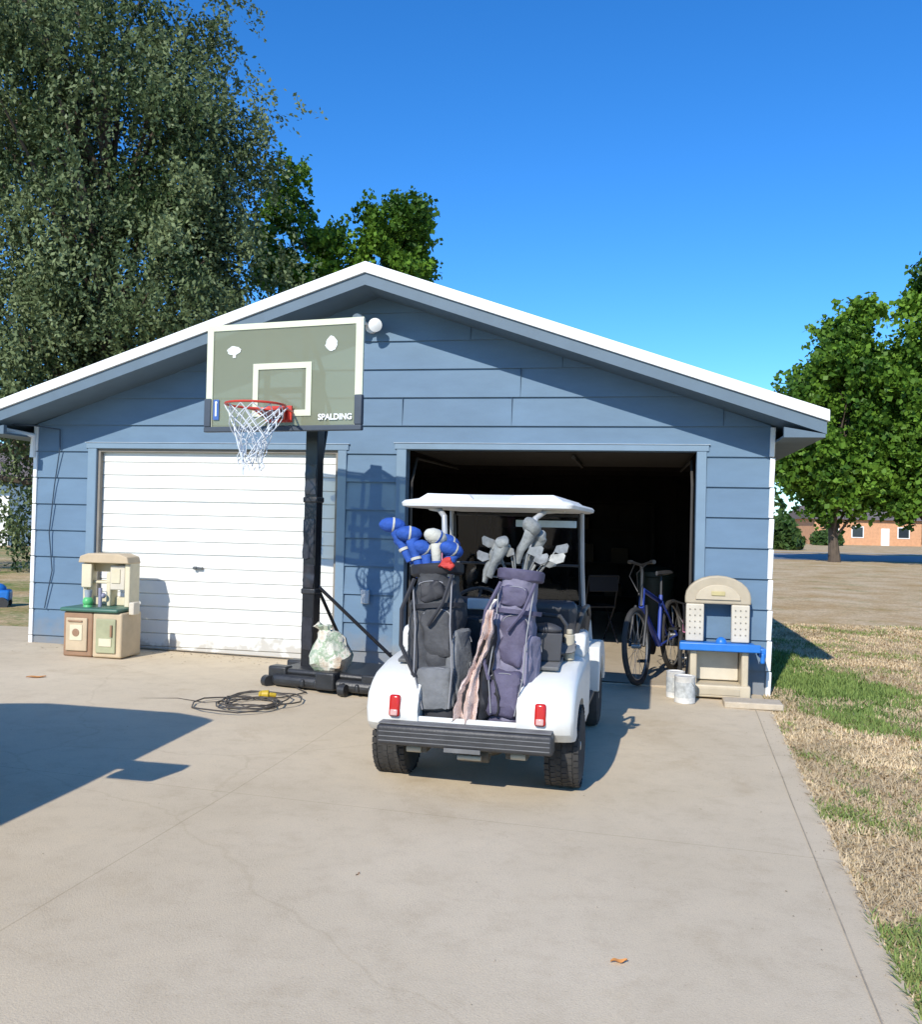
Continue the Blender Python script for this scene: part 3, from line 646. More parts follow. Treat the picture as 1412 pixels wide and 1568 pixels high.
# ---------------- golf cart ----------------
CR=-12.4; C=empty('golf_cart',(.145,5.45,gz(.1,5.4)+.006),R(CR))
cw=mat('cart_white',(.72,.72,.68),.32,var=.06,scale=4,dirt=.20); cwr=mat('canopy_white',(.74,.74,.71),.4,var=.07,scale=4); ck=mat('cart_black',(.036,.036,.038),.5,var=.25,scale=10,bump=.1)
cg=mat('cart_grey',(.14,.14,.14),.7,var=.25,scale=8); rub=mat('tire_rubber',(.036,.034,.032),.85,var=.35,scale=14); met=mat('steel_grey',(.35,.34,.32),.4,.6); seatm=mat('seat_vinyl',(.05,.05,.055),.5)
redm=mat('tail_red',(.5,.015,.012),.2); lensm=mat('lens_pale',(.6,.35,.32),.2)
for sgn,nm in ((-1,'fender_left'),(1,'fender_right')):
    arch=[(.285*math.cos(R(a)),.225+.285*math.sin(R(a))) for a in range(15,168,12)]
    prof=[(-.36,.32),(-.415,.37),(-.43,.45),(-.405,.54),(-.34,.60),(-.22,.645),(-.05,.68),(.15,.70),(.45,.71),(.62,.70),(.66,.5),(.60,.30),(.34,.29)]+arch
    rings=[]
    for x,t in ((.275,0),(.47,0),(.53,.10),(.563,.28),(.58,.55),(.585,.9)):
        ring=[]
        for py,pz in prof:
            zz_=pz if pz<.46 else pz-(pz-.46)*.38*t**1.5
            yy_=py if py>-.25 else py+.08*t
            ring.append((sgn*x,yy_,zz_))
        rings.append(ring)
    m=M(); m.loft(rings); m.obj(nm,cw,C,.018)
    m=M(); m.prism([(-.16,.672),(.15,.708),(.30,.708),(.30,.73),(.14,.73),(-.17,.695)],sgn*.29,sgn*.47,'x'); m.obj('deck_'+('l' if sgn<0 else 'r'),cg,C,.008)
    M().box((sgn*.405,-.425,.475),(.062,.04,.12),(R(-6),0,0)).obj('tail_light_'+('l' if sgn<0 else 'r'),redm,C,.014)
    M().box((sgn*.405,-.443,.44),(.042,.02,.035),(R(-6),0,0)).obj('reverse_lens_'+('l' if sgn<0 else 'r'),lensm,C,.006)
M().bx(-.274,.274,-.40,.25,.33,.385).obj('bag_well_floor',ck,C,.01)
M().bx(-.274,.274,.20,.30,.38,.92).obj('bag_well_back',ck,C,.02)
M().bx(-.485,.485,-.515,-.40,.275,.385).obj('rear_bumper',ck,C,.02)
m=M()
for z in (.30,.325,.35): m.bx(-.47,.47,-.5175,-.512,z-.003,z+.003)
m.bx(-.10,.10,-.525,-.514,.262,.285)
m.obj('bumper_grooves',cg,C,.002)
M().bx(-.475,.475,-.50,-.41,.386,.395).obj('bumper_top_step',cg,C,.004)
M().bx(-.45,.45,-.41,-.385,.30,.42).obj('rear_apron',cw,C,.01)
def wheel(m,mr,x,y,r=.228,w_=.20,in_=1):
    prof=[(.12,-w_/2+.02),(r-.045,-w_/2),(r-.012,-w_/2+.012),(r,-w_/2+.035),(r+.002,0),(r,w_/2-.035),(r-.012,w_/2-.012),(r-.045,w_/2),(.12,w_/2-.02)]
    seg=40
    m.loft([[ (x+t,y+rr_*math.cos(2*math.pi*k/seg),r+rr_*math.sin(2*math.pi*k/seg)) for k in range(seg)] for rr_,t in prof])
    mr.loft([[ (x+t,y+rr_*math.cos(2*math.pi*k/seg),r+rr_*math.sin(2*math.pi*k/seg)) for k in range(seg)] for rr_,t in ((.118,-w_/2+.03),(.12,-w_/2+.02),(.125,w_/2-.02),(.05,w_/2-.035),(.02,w_/2-.01))])
def tread(m,x,y,r=.228,w_=.20):
    for k in range(36):
        a=2*math.pi*k/36
        for j,xx in enumerate((-.080,-.048,-.016,.016,.048,.080)):
            aa=a+(.06 if j%2 else 0)
            m.box((x+xx,y+(r-.002)*math.cos(aa),r+(r-.002)*math.sin(aa)),(.027,.012,.033),(aa,0,R(12 if j%2 else -12)))
m=M();mr=M()
for sx in (-1,1):
    for y in (0,1.66): wheel(m,mr,sx*.50,y,.228 if y==0 else .222,.20 if y==0 else .18)
for sx in (-1,1): tread(m,sx*.50,0)
m.obj('tires',rub,C); mr.obj('wheel_rims',met,C)
und=mat('under_brown',(.10,.085,.065),.8,var=.4,scale=20)
m=M(); m.cyl((-.42,0,.23),(.42,0,.23),.035); m.sph((.05,0,.22),.11,(1.2,1,.8)); m.bx(-.30,-.24,-.3,.5,.22,.26); m.bx(.24,.30,-.3,.5,.22,.26)
m.cyl((-.05,-.35,.22),(.12,-.35,.22),.04); m.bx(-.34,-.22,-.42,-.32,.225,.27); m.bx(.22,.34,-.42,-.32,.225,.27); m.cyl((.05,-.36,.2),(.05,-.25,.3),.03)
m.bx(-.08,.14,-.38,-.3,.235,.28); m.cyl((-.42,1.66,.23),(.42,1.66,.23),.025)
m.obj('axle_and_springs',und,C,.006)
beige=mat('bracket_beige',(.42,.38,.29),.6)
m=M(); m.cyl((-.33,-.42,.243),(-.25,-.42,.243),.018); m.cyl((.25,-.42,.243),(.33,-.42,.243),.018); m.cyl((-.04,-.44,.222),(.09,-.44,.222),.014); m.obj('spring_shackles',beige,C)
M().bx(-.56,.56,.48,.95,.36,.66).obj('seat_base',cw,C,.04)
M().bx(-.55,.55,.42,1.0,.665,.79).obj('seat_cushion',seatm,C,.045)
M().box((0,.37,.90),(1.04,.10,.26),(R(8),0,0)).obj('seat_back',seatm,C,.045)
M().box((.02,.30,.99),(.36,.02,.07)).obj('seat_back_plate',cwr,C,.01)
m=M()
for s in (-1,1):
    m.tube([(s*.50,.38,.74),(s*.53,.36,.88),(s*.55,.40,.955),(s*.56,.50,.98),(s*.56,.68,.97),(s*.56,.76,.91),(s*.54,.80,.76)],.016,8)
    m.tube([(s*.47,.15,.70),(s*.48,.13,.90),(s*.44,.14,.95),(s*.30,.15,.96)],.014,8)
m.obj('arm_rests',ck,C)
for s,nm in ((-1,'l'),(1,'r')):
    m=M(); m.loft([[(s*x,y,z) for y,z in ((.30,.69),(.28,.77),(.34,.83),(.50,.84),(.60,.78),(.62,.69))] for x in (.50,.54,.58)]); m.obj('hip_restraint_'+nm,cwr,C,.02)
m=M(); m.bx(-.56,.56,.9,1.5,.27,.31); m.bx(-.5,.5,-.3,1.95,.30,.33); m.obj('floor_pan',ck,C,.01)
m=M(); m.prism([(1.42,.28),(1.38,.55),(1.30,.82),(1.36,.89),(1.55,.90),(1.82,.80),(2.02,.62),(2.06,.45),(2.0,.33),(1.93,.30)],-.5,.5,'x'); m.obj('front_cowl',cw,C,.05)
for s in (-1,1):
    m=M(); arch=[(1.66+.29*math.cos(R(a)),.23+.29*math.sin(R(a))) for a in range(15,170,15)]
    m.prism([(1.36,.30),(1.34,.62),(1.5,.66),(1.8,.62),(1.98,.5),(2.0,.32)]+arch,s*.34,s*.60,'x'); m.obj('front_fender_'+('l' if s<0 else 'r'),cw,C,.03)
M().box((0,1.33,.83),(1.0,.10,.16),(R(10),0,0)).obj('dashboard',ck,C,.03)
m=M(); m.torus((-.25,1.08,.93),.165,.013,(R(35),0,0)); m.tube([(-.25,1.08,.93),(-.25,1.35,.6)],.02); m.tube([(-.40,1.08,.93),(-.10,1.08,.93)],.011); m.tube([(-.25,1.08,.93),(-.25,1.20,1.01)],.011); m.obj('steering_wheel',ck,C)
RX=-.025
m=M()
for s in (-1,1):
    m.tube([(s*.485+RX*.5,1.42,.86),(s*.485+RX,1.36,1.2),(s*.48+RX,1.31,1.58)],.016,8)
    m.tube([(s*.42,.34,1.585),(s*.33,.20,1.575),(s*.28,.13,1.53),(s*.27,.11,1.42),(s*.255,.12,1.2),(s*.24,.16,1.0),(s*.23,.18,.8)],.018,10)
m.obj('roof_struts',mat('strut_pale',(.42,.42,.41),.4,.2),C)
m=M(); m.tube([(-.47,1.405,.90),(.47,1.405,.90)],.010); m.tube([(-.47,1.365,1.20),(.47,1.365,1.20)],.010); m.tube([(-.47,1.315,1.56),(.45,1.315,1.56)],.010)
for s in (-1,1): m.tube([(s*.46+RX*.5,1.405,.9),(s*.46+RX,1.315,1.56)],.009)
m.obj('windshield_frame',ck,C)
gl=bpy.data.materials.new('clear_plastic'); gl.use_nodes=True; n_=gl.node_tree; n_.nodes.clear()
o_=n_.nodes.new('ShaderNodeOutputMaterial'); t1=n_.nodes.new('ShaderNodeBsdfTransparent'); t1.inputs[0].default_value=(.85,.87,.87,1); g1=n_.nodes.new('ShaderNodeBsdfGlossy'); g1.inputs['Roughness'].default_value=.05
fr=n_.nodes.new('ShaderNodeFresnel'); mx=n_.nodes.new('ShaderNodeMixShader'); n_.links.new(fr.outputs[0],mx.inputs[0]); n_.links.new(t1.outputs[0],mx.inputs[1]); n_.links.new(g1.outputs[0],mx.inputs[2]); n_.links.new(mx.outputs[0],o_.inputs[0])
m=M(); m.quad((-.46,1.405,.9),(.46,1.405,.9),(.44,1.315,1.56),(-.46,1.315,1.56)); m.obj('windshield',gl,C,smooth=False)
M().box((.20,1.28,1.50),(.44,.01,.05),(R(8),0,0)).obj('sky_reflection_strip',mat('reflection_bluewhite',(.60,.75,.85),.3),C,.004)  # sky reflection in the windshield top, painted as a pale blue-white strip
m=M()
def rrect(hw,y0,y1,z,r=.09):
    out=[]
    for cx,cy,a0 in ((hw-r,y1-r,0),(-hw+r,y1-r,90),(-hw+r,y0+r,180),(hw-r,y0+r,270)):
        for a in (0,30,60,90): out.append((cx+r*math.cos(R(a0+a))+RX,cy+r*math.sin(R(a0+a)),z))
    return out
m.loft([rrect(.50,.15,1.76,1.583,.05),rrect(.53,.11,1.80,1.592,.05),rrect(.535,.105,1.805,1.612,.05),rrect(.52,.12,1.79,1.628,.05),rrect(.46,.20,1.70,1.642),rrect(.43,.24,1.66,1.664),rrect(.40,.28,1.62,1.672)])
m.obj('roof_canopy',cwr,C)
m=M(); m.prism([(-.47,1.63),(-.10,1.63),(-.14,1.668),(-.40,1.672)],.16,.9,'y'); m.prism([(.45,1.63),(.10,1.63),(.14,1.668),(.38,1.672)],.16,.9,'y'); m.obj('roof_ridges',cwr,C,.012)
M().cyl((-.262,.115,1.08),(-.268,.112,1.33),.030).obj('pink_grip',mat('pink_foam',(.65,.25,.38),.7),C,.01)
m=M(); m.box((.36,.02,.79),(.20,.16,.16),(0,0,R(8))); m.sph((.38,.0,.89),.07,(1.2,.8,.5)); m.wrinkle(.01,15); m.obj('black_pouch',seatm,C,.03)
m=M(); m.sph((.41,.10,.76),.10,(1.1,.8,.35),24); m.wrinkle(.05,14); m.obj('grey_rag',cg,C)
m=M(); m.cyl((.50,.12,.70),(.50,.12,.85),.032); m.cyl((.50,.12,.85),(.50,.12,.88),.018); m.obj('drink_bottle',beige,C,.006)

# ---------------- golf bags ----------------
def ringel(cx,cy,z,rx,ry,n=28,ex=2.4,rot=0):
    out=[]
    for k in range(n):
        a=2*math.pi*k/n; c,s=math.cos(a),math.sin(a)
        x=rx*abs(c)**(2/ex)*(1 if c>=0 else -1); y=ry*abs(s)**(2/ex)*(1 if s>=0 else -1); out.append((cx+x,cy+y,z))
    return out
cart2w=Matrix.Translation(C.location)@Matrix.Rotation(R(CR),4,'Z')
zipm=mat('zip_light',(.24,.24,.25),.5,var=.1)
def bag(name,x,y,z,tilt,main,panel,trim,seed):
    e=empty(name,cart2w@Vector((x,y,z))); e.rotation_euler=(R(-6),R(tilt),R(CR))
    m=M(); rings=[]
    for i in range(25):
        t=i/24; zz=t*.80; rx=.122+.010*math.sin(t*9+seed)-.012*(t>.8); ry=.118
        rings.append(ringel(.01*math.sin(t*4+seed),0,zz,rx,ry))
    m.loft(rings); m.wrinkle(.028,11,seed); m.wrinkle(.008,35,seed); m.obj('bag_body',main,e)
    m=M(); m.loft([ringel(0,0,.79,.124,.118),ringel(0,0,.80,.133,.126),ringel(0,0,.845,.135,.128),ringel(0,0,.855,.126,.12),ringel(0,0,.83,.11,.105)]); m.loft([ringel(0,0,.0,.13,.125),ringel(0,0,-.01,.135,.13),ringel(0,0,.05,.135,.13)]); m.obj('collar_and_base',trim,e)
    def pocket(cx,cz,w_,h,d,mt,nm,side=0,ez=.45):
        m=M(); yy=-.095
        rings=[]
        for q,s in ((0,1.02),(.35,1.0),(.7,.97),(.9,.90),(1,.78),(1.02,.5)):
            rings.append([(cx+px*s,yy-d*q,cz+pz*s) for px,pz in [(w_/2*abs(math.cos(a))**ez*(1 if math.cos(a)>=0 else -1),h/2*abs(math.sin(a))**ez*(1 if math.sin(a)>=0 else -1)) for a in [2*math.pi*k/36 for k in range(36)]]])
        m.loft(rings)
        m.wrinkle(.022,14,seed+cz*9); m.wrinkle(.006,45,seed)
        if side: bmesh.ops.rotate(m.bm,cent=(0,0,0),matrix=Matrix.Rotation(side,3,'Z'),verts=m.bm.verts)
        m.obj(nm,mt,e)
        m=M(); m.tube([(cx+w_*.47*math.cos(a),yy-d*.86,cz+h*.30+h*.14*abs(math.sin(a))) for a in [math.pi*k/16 for k in range(17)]],.003,5)
        if side: bmesh.ops.rotate(m.bm,cent=(0,0,0),matrix=Matrix.Rotation(side,3,'Z'),verts=m.bm.verts)
        m.obj(nm+'_zip',zipm,e)
    pocket(0,.15,.19,.26,.075,panel,'lower_pocket')
    pocket(.015,.46,.15,.30,.045,main if seed==1 else panel,'upper_pocket')
    pocket(-.01,.70,.13,.12,.03,trim,'top_pocket')
    pocket(0,.34,.16,.52,.055,main,'side_pocket_l',-1.1); pocket(0,.28,.16,.40,.055,panel if seed==1 else main,'side_pocket_r',1.1)
    m=M()
    m.tube([(-.10,-.125,.76),(-.085,-.165,.5),(-.095,-.185,.25),(-.06,-.18,.04)],.004,5); m.tube([(.10,-.125,.76),(.09,-.165,.5),(.095,-.185,.25),(.07,-.18,.04)],.004,5)
    m.obj('piping',zipm,e)
    m=M()
    m.tube([(-.09,-.13,.77),(-.15,-.17,.6),(-.16,-.17,.4),(-.09,-.18,.22)],.012,6); m.tube([(.10,-.12,.78),(.06,-.18,.62),(-.02,-.165,.5)],.010,6)
    m.loft([ringel(0,0,.60,.138,.155),ringel(0,0,.625,.139,.156)],False)
    m.obj('straps',trim,e)
    return e
bg1=mat('bag_charcoal',(.05,.051,.055),.7,var=.35,scale=9,bump=.3,bscale=25); bg2=mat('bag_grey',(.15,.155,.16),.75,var=.25,scale=9,bump=.3,bscale=25)
bp1=mat('bag_purple',(.085,.075,.125),.7,var=.25,scale=9,bump=.3,bscale=25); bp2=mat('bag_lilac',(.20,.185,.25),.75,var=.25,scale=9,bump=.3,bscale=25); bk=mat('bag_black',(.02,.02,.024),.65,var=.3)
B1=bag('golf_bag',-.185,-.20,.40,-5,bg1,bg2,bk,1)
B2=bag('golf_bag',.185,-.22,.40,4,bp2,bp1,bp1,2)
B1.scale=(1.15,1.05,1.0); B2.scale=(1.0,1.0,.98)
chrome=mat('club_steel',(.30,.30,.28),.5,.5,var=.35,scale=20); cov=mat('headcover_blue',(.03,.09,.36),.7,var=.25,scale=20,bump=.3,bscale=60,spec=.2); covw=mat('headcover_white',(.50,.49,.42),.8,bump=.3,bscale=60,spec=.2); covg=mat('headcover_grey',(.21,.22,.21),.6,var=.4,scale=14,bump=.3,bscale=40)
m=M(); mb=M(); mw=M(); hd=[(-.22,-.03,1.10,0),(-.13,-.05,1.04,0),(-.17,.06,1.01,0),(.01,-.05,1.01,1),(.06,.02,.98,0),(.09,-.05,.93,0),(-.06,-.02,.95,0)]
for i,(x,y,z,k) in enumerate(hd):
    b0=(x*.3,y*.5,.8); m.tube([b0,(x,y,z-.04)],.006,6)
    tgt=mb if k==0 else mw; oth=mw if k==0 else mb
    ax=Vector((-.9,-.35,.12)).normalized() if i<3 else Vector((-.5,-.6,.35)).normalized()
    c=Vector((x,y,z)); L=.066
    tgt.tube([c+ax*L*t for t in (-1.0,-.8,-.4,.1,.6,.95,1.1)],[.008,.030,.042,.046,.040,.024,.006],14)
    oth.tube([c+ax*L*t for t in (-.08,.0,.08)],[.0463,.0475,.0468],14)
    tgt.tube([(x*.62,y*.8,z-.22),(x*.78,y*.9,z-.13),(x*.92,y,z-.05),tuple(c-ax*.03)],[.020,.024,.030,.033],10)
    oth.tube([(x*.74,y*.9,z-.155),(x*.77,y*.9,z-.14)],.028,12)
m.obj('shafts',chrome,B1); mb.obj('blue_headcovers',cov,B1); mw.obj('white_headcovers',covw,B1)
m=M(); m.sph((.08,-.13,.84),.035,(1,.6,1)); m.wrinkle(.03,30); m.obj('red_cloth',mat('patch_red',(.5,.04,.03),.7),B1)
m=M()
g=random.Random(9)
for i in range(11):
    x=-.19+.038*i+g.uniform(-.01,.01); y=g.uniform(-.08,.06); z=.92+g.uniform(-.04,.07); yw=g.uniform(-.6,.6)
    m.tube([(x*.45,y*.6,.8),(x,y,z)],.005,6)
    s=-1 if i<5 else 1
    pts=[(-.005,-.025),(.010,-.029),(.042,-.040),(.080,-.024),(.088,.014),(.076,.026),(.038,.016),(.008,.010)]
    A=[];Bk=[]
    for px,pz in pts:
        A.append((x+s*px*math.cos(yw),y-.010+px*math.sin(yw),z+.025+pz)); Bk.append((x+s*px*math.cos(yw),y+.010+px*math.sin(yw)+(.01 if pz<0 else 0),z+.025+pz))
    m.loft([A,Bk])
m.obj('irons',chrome,B2)
m=M()
for x,y,z,r in ((.03,-.03,1.10,.056),(.07,.04,1.05,.046),(-.12,-.06,.99,.042),(-.16,.0,.96,.04)):
    m.tube([(x*.4,y*.5,.8),(x,y,z-.16)],.007,6)
    m.tube([(x-.05,y,z-.20),(x-.04,y,z-.13),(x-.01,y,z-.06),(x+.01,y,z)],[.014,.020,.032,.040],12); m.sph((x+.005,y-.01,z+.01),r,(1.0,.9,.8),16,(0,R(30),0))
m.wrinkle(.016,25)
m.obj('driver_covers',covg,B2)
tw=empty('golf_towel',cart2w@Vector((.035,-.405,.40)),R(CR))
def sheet(name,P0,P1,wd,mt,par,ph):
    m=M(); n=26; rows=[]
    for i in range(n+1):
        t=i/n; c=Vector(P0).lerp(Vector(P1),t); wv=wd*(.35+.85*t**.8)*(1+.18*math.sin(t*9+ph))
        rows.append([m.bm.verts.new((c.x+(j/10-.5)*wv+.012*math.sin(t*7+ph),c.y+.022*math.sin(j*1.25+ph+t*4)-.01*math.sin(t*11),c.z+.02*math.sin(j*.7+ph)*(t))) for j in range(11)])
    for i in range(n):
        for j in range(10): m.bm.faces.new((rows[i][j],rows[i][j+1],rows[i+1][j+1],rows[i+1][j]))
    m.wrinkle(.012,22,ph)
    o=m.obj(name,mt,par); s=o.modifiers.new('Solid','SOLIDIFY'); s.thickness=.006; return o
sheet('pink_panel',(.08,.03,.62),(-.06,-.0,.0),.095,mat('towel_pink',(.64,.49,.43),.9,var=.18,scale=14,bump=.4,bscale=150),tw,0)
sheet('black_panel',(.06,.05,.54),(.02,.03,.03),.17,bk,tw,1)

# ---------------- bicycles ----------------
def bicycle(name,loc,ang,scale,frame_m,tire_r=.33):
    e=empty(name,loc,ang,scale); e.rotation_euler=(R(4),0,ang)
    r=tire_r; wb=1.03
    m=M(); 
    for x in (0,wb): m.torus((x,0,r),r-.022,.024,(R(90),0,0),40,8)
    m.obj('tires',rub,e)
    m=M()
    for x in (0,wb):
        m.torus((x,0,r),r-.05,.009,(R(90),0,0),40,6); m.cyl((x,-.04,r),(x,.04,r),.02)
        for k in range(18):
            a=2*math.pi*k/18; m.tube([(x,.02*(1 if k%2 else -1),r),(x+(r-.05)*math.cos(a),0,r+(r-.05)*math.sin(a))],.0016,4)
    m.obj('rims_and_spokes',met,e)
    bb=(.42,0,.28); st=(.28,0,.72); ht=(.80,0,.80); hb=(.85,0,.66)
    m=M(); m.tube([bb,hb],.026); m.tube([bb,st],.018); m.tube([(.30,0,.66),ht],.02); m.tube([ht,hb],.024)
    for s in (-.05,.05): m.tube([(0,s,r),(.42,s*.4,.28)],.011); m.tube([(0,s,r),(.30,s*.3,.66)],.010)
    m.obj('frame',frame_m,e)
    m=M()
    for s in (-.06,.06): m.tube([(wb,s,r),(.90,s,.60),(.86,s*.8,.66)],.015)
    m.tube([(.86,0,.66),(.79,0,.94),(.80,0,1.01)],.016)
    m.tube([(.96,.14,1.04),(.90,.09,1.03),(.80,0,1.01),(.70,-.09,1.03),(.64,-.14,1.04)],.012); m.tube([st,(.24,0,.90)],.014)
    m.cyl((.42,-.05,.28),(.42,-.07,.28),.09); m.tube([(.42,-.08,.28),(.5,-.09,.14)],.01); m.tube([(.42,.08,.28),(.34,.09,.42)],.01); m.box((.5,-.13,.14),(.09,.08,.02)); m.box((.34,.13,.42),(.09,.08,.02))
    m.tube([(.96,.14,1.04),(1.0,.18,1.04)],.018); m.tube([(.64,-.14,1.04),(.60,-.18,1.04)],.018); m.tube([(.90,.09,1.03),(1.02,.03,.95),(.92,0,.75)],.004,5); m.tube([(.70,-.09,1.03),(.84,-.1,.92),(.88,0,.75)],.004,5)
    m.obj('fork_bars_cranks',mat('bike_black',(.02,.02,.02),.4),e)
    m=M(); m.loft([[(x,y*wd,z) for y,z in ((-1,.915),(-.7,.94),(0,.945),(.7,.94),(1,.915),(0,.90))] for x,wd in ((.08,.07),(.16,.085),(.26,.05),(.36,.022),(.38,.012))]); m.obj('saddle',ck,e,.004)
    return e
bicycle('bicycle',(2.25,9.62,gz(2.2,9.6)+.024),math.atan2(-.87,-.49),1.10,mat('bike_blue',(.03,.06,.30),.3))
bicycle('bicycle',(2.46,9.50,gz(2.4,9.5)+.024),math.atan2(-.87,-.36),.74,mat('bike_pink',(.55,.20,.32),.35))

# ---------------- toy workbench (right) ----------------
T=empty('toy_workbench',(2.33,8.27,gz(2.33,8.27)+.006),GR)
tb=mat('toy_beige',(.52,.44,.31),.55,var=.1,scale=6); td=mat('toy_taupe',(.44,.37,.26),.55,var=.1); tbl=mat('toy_blue',(.02,.17,.55),.4,var=.12); tw_=mat('toy_pale',(.58,.52,.41),.55,var=.1)
arc=[(.29*math.cos(R(a)),.88+.20*math.sin(R(a))) for a in range(0,181,15)]
m=M(); m.prism([(-.29,.82)]+[(x,z) for x,z in arc[::-1]]+[(.29,.82)],.10,.18,'y'); m.obj('arch_panel',td,T,.015)
arc2=[(.20*math.cos(R(a)),.86+.14*math.sin(R(a))) for a in range(0,181,18)]
m=M(); m.prism(arc2[::-1],.085,.099,'y'); m.obj('arch_inset',tb,T,.006)
M().bx(-.06,.06,.075,.084,.90,.94).obj('toy_label',mat('label_gold',(.5,.42,.2),.5),T,.004)
m=M(); m.bx(-.28,-.12,.10,.17,.48,.82); m.bx(.12,.28,.10,.17,.48,.82); m.obj('pegboards',tw_,T,.012)
m=M()
for s in (-.2,.2):
    for i in range(3):
        for j in range(5): m.cyl((s-.045+.045*i,.099,.55+.055*j),(s-.045+.045*i,.094,.55+.055*j),.007,seg=8)
m.obj('peg_holes',mat('peg_dark',(.25,.22,.17),.8),T)
m=M(); m.bx(-.33,.33,-.17,.18,.43,.475); m.obj('blue_tray',tbl,T,.015)
m=M(); m.bx(-.345,.345,-.185,-.165,.43,.50); m.sph((.02,-.05,.49),.05,(1,1,1.1)); m.bx(.34,.40,-.10,.06,.38,.46); m.cyl((.37,-.1,.42),(.37,-.1,.33),.02); m.obj('tray_lip_and_vise',tbl,T,.01)
m=M(); m.bx(-.25,-.19,-.13,.16,0,.43); m.bx(.19,.25,-.13,.16,0,.43); m.bx(-.27,.27,-.15,.17,.02,.13); m.obj('legs_and_base',tb,T,.015)
m=M(); m.bx(-.185,.185,.08,.13,.14,.40); m.obj('back_panel',tw_,T,.01)
m=M(); m.bx(-.18,.18,-.157,-.151,.045,.10); m.obj('base_inset',td,T,.004)
cb=empty('concrete_paver',(2.52,7.88,gz(2.5,7.9)+.006),GR); m=M(); m.bx(-.24,.24,-.12,.12,0,.055); m.obj('paver_slab',mat('paver',(.50,.42,.31),.9,var=.12,scale=12,bump=.3),cb,.01)
def can(loc,r,h):
    e=empty('paint_can',loc,random.random()*3)
    M().lathe([(r*.97,0),(r*1.02,.006),(r,.012),(r,h-.015),(r*1.03,h-.01),(r*1.03,h),(r*.9,h),(r*.88,h-.008),(.01,h-.008)],(0,0,0),28).obj('can_body',mat('can_white',(.62,.60,.55),.45,var=.22,scale=12),e)
    M().loft([[ (r*1.004*math.cos(a),r*1.004*math.sin(a),z) for a in [2*math.pi*k/28 for k in range(28)]] for z in (.05,h-.05)],False).obj('label',mat('can_label',(.45,.46,.44),.6,var=.4,scale=18),e)
    m=M(); m.tube([(r*math.cos(a),-.02-.08*math.sin(a)*1,h*.8-.09*math.sin(a)) for a in [math.pi*k/12 for k in range(13)]],.0025,5); m.obj('bail',met,e)
can((1.965,7.97,gz(2,8)+.006),.088,.23); can((1.935,8.19,gz(1.9,8.2)+.006),.08,.23)

# ---------------- play kitchen (left) ----------------
K=empty('play_kitchen',(-3.54,9.18,gz(-3.6,9.2)+.006),GR,.95)
kb=mat('kit_tan',(.50,.39,.25),.6,var=.12); kc=mat('kit_cream',(.62,.55,.38),.55,var=.1); kr=mat('kit_brown',(.30,.175,.10),.6,var=.15); kg=mat('kit_green',(.05,.14,.10),.45); kol=mat('kit_olive',(.34,.34,.20),.6)
m=M(); m.bx(-.33,.0,-.18,.2,.0,.46); m.obj('oven_cabinet',kr,K,.02)
m=M(); m.bx(.002,.33,-.18,.2,.0,.46); m.obj('fridge_cabinet',kb,K,.02)
m=M(); m.bx(-.36,.30,-.215,.2,.462,.505); m.obj('counter_top',kg,K,.02)
m=M(); m.bx(-.29,-.05,-.20,-.181,.06,.40); m.obj('oven_door',kb,K,.012)
m=M(); m.bx(.05,.27,-.20,-.181,.05,.40); m.obj('cupboard_door',kol,K,.012)
m=M(); m.bx(-.24,-.10,-.206,-.201,.17,.33); m.bx(.09,.23,-.208,-.201,.12,.2); m.obj('oven_window',kc,K,.02)
m=M(); m.cyl((-.17,-.211,.25),(-.17,-.206,.25),.04,seg=20); m.bx(-.26,-.10,-.215,-.201,.36,.375); m.bx(.22,.24,-.22,-.201,.22,.34); m.obj('knobs_and_handles',kr,K,.003)
m=M(); m.bx(-.25,.29,.15,.2,.505,.60); m.bx(-.25,-.20,.02,.2,.505,.96); m.bx(.24,.30,.0,.2,.505,.98); m.bx(-.2,.24,.15,.2,.86,.99); m.bx(.0,.05,.05,.2,.505,.86); m.bx(-.25,.05,.05,.2,.74,.77); m.obj('hutch_frame',kc,K,.012)
m=M(); m.prism([(-.27,.96),(.31,.96),(.29,1.03),(.2,1.06),(-.16,1.06),(-.25,1.03)],-.05,.2,'y'); m.obj('hutch_top',kb,K,.012)
m=M(); m.bx(.06,.23,.02,.15,.68,.94); m.obj('microwave',tw_,K,.012)
M().bx(.08,.18,.01,.02,.75,.9).obj('microwave_door',kc,K,.006)
m=M(); m.bx(-.245,-.13,-.02,.02,.70,.95); m.obj('shelf_door',kc,K,.01)
m=M(); m.sph((-.12,-.08,.56),.055,(1,1,1)); m.cyl((-.12,-.08,.5),(-.12,-.08,.54),.05,.04); m.obj('toy_blender_base',mat('toy_green',(.10,.45,.15),.4),K)
m=M(); m.cyl((-.12,-.08,.58),(-.12,-.08,.68),.03,.04); m.obj('toy_blender_jar',mat('toy_grey',(.3,.35,.38),.2),K)
m=M(); m.cyl((-.02,-.02,.5),(-.02,-.02,.7),.02); m.sph((-.0,.0,.62),.03); m.obj('toy_tap',mat('toy_violet',(.25,.25,.33),.4),K)
M().box((.36,-.0,.50),(.06,.12,.13)).obj('phone_holder',tw_,K,.01)

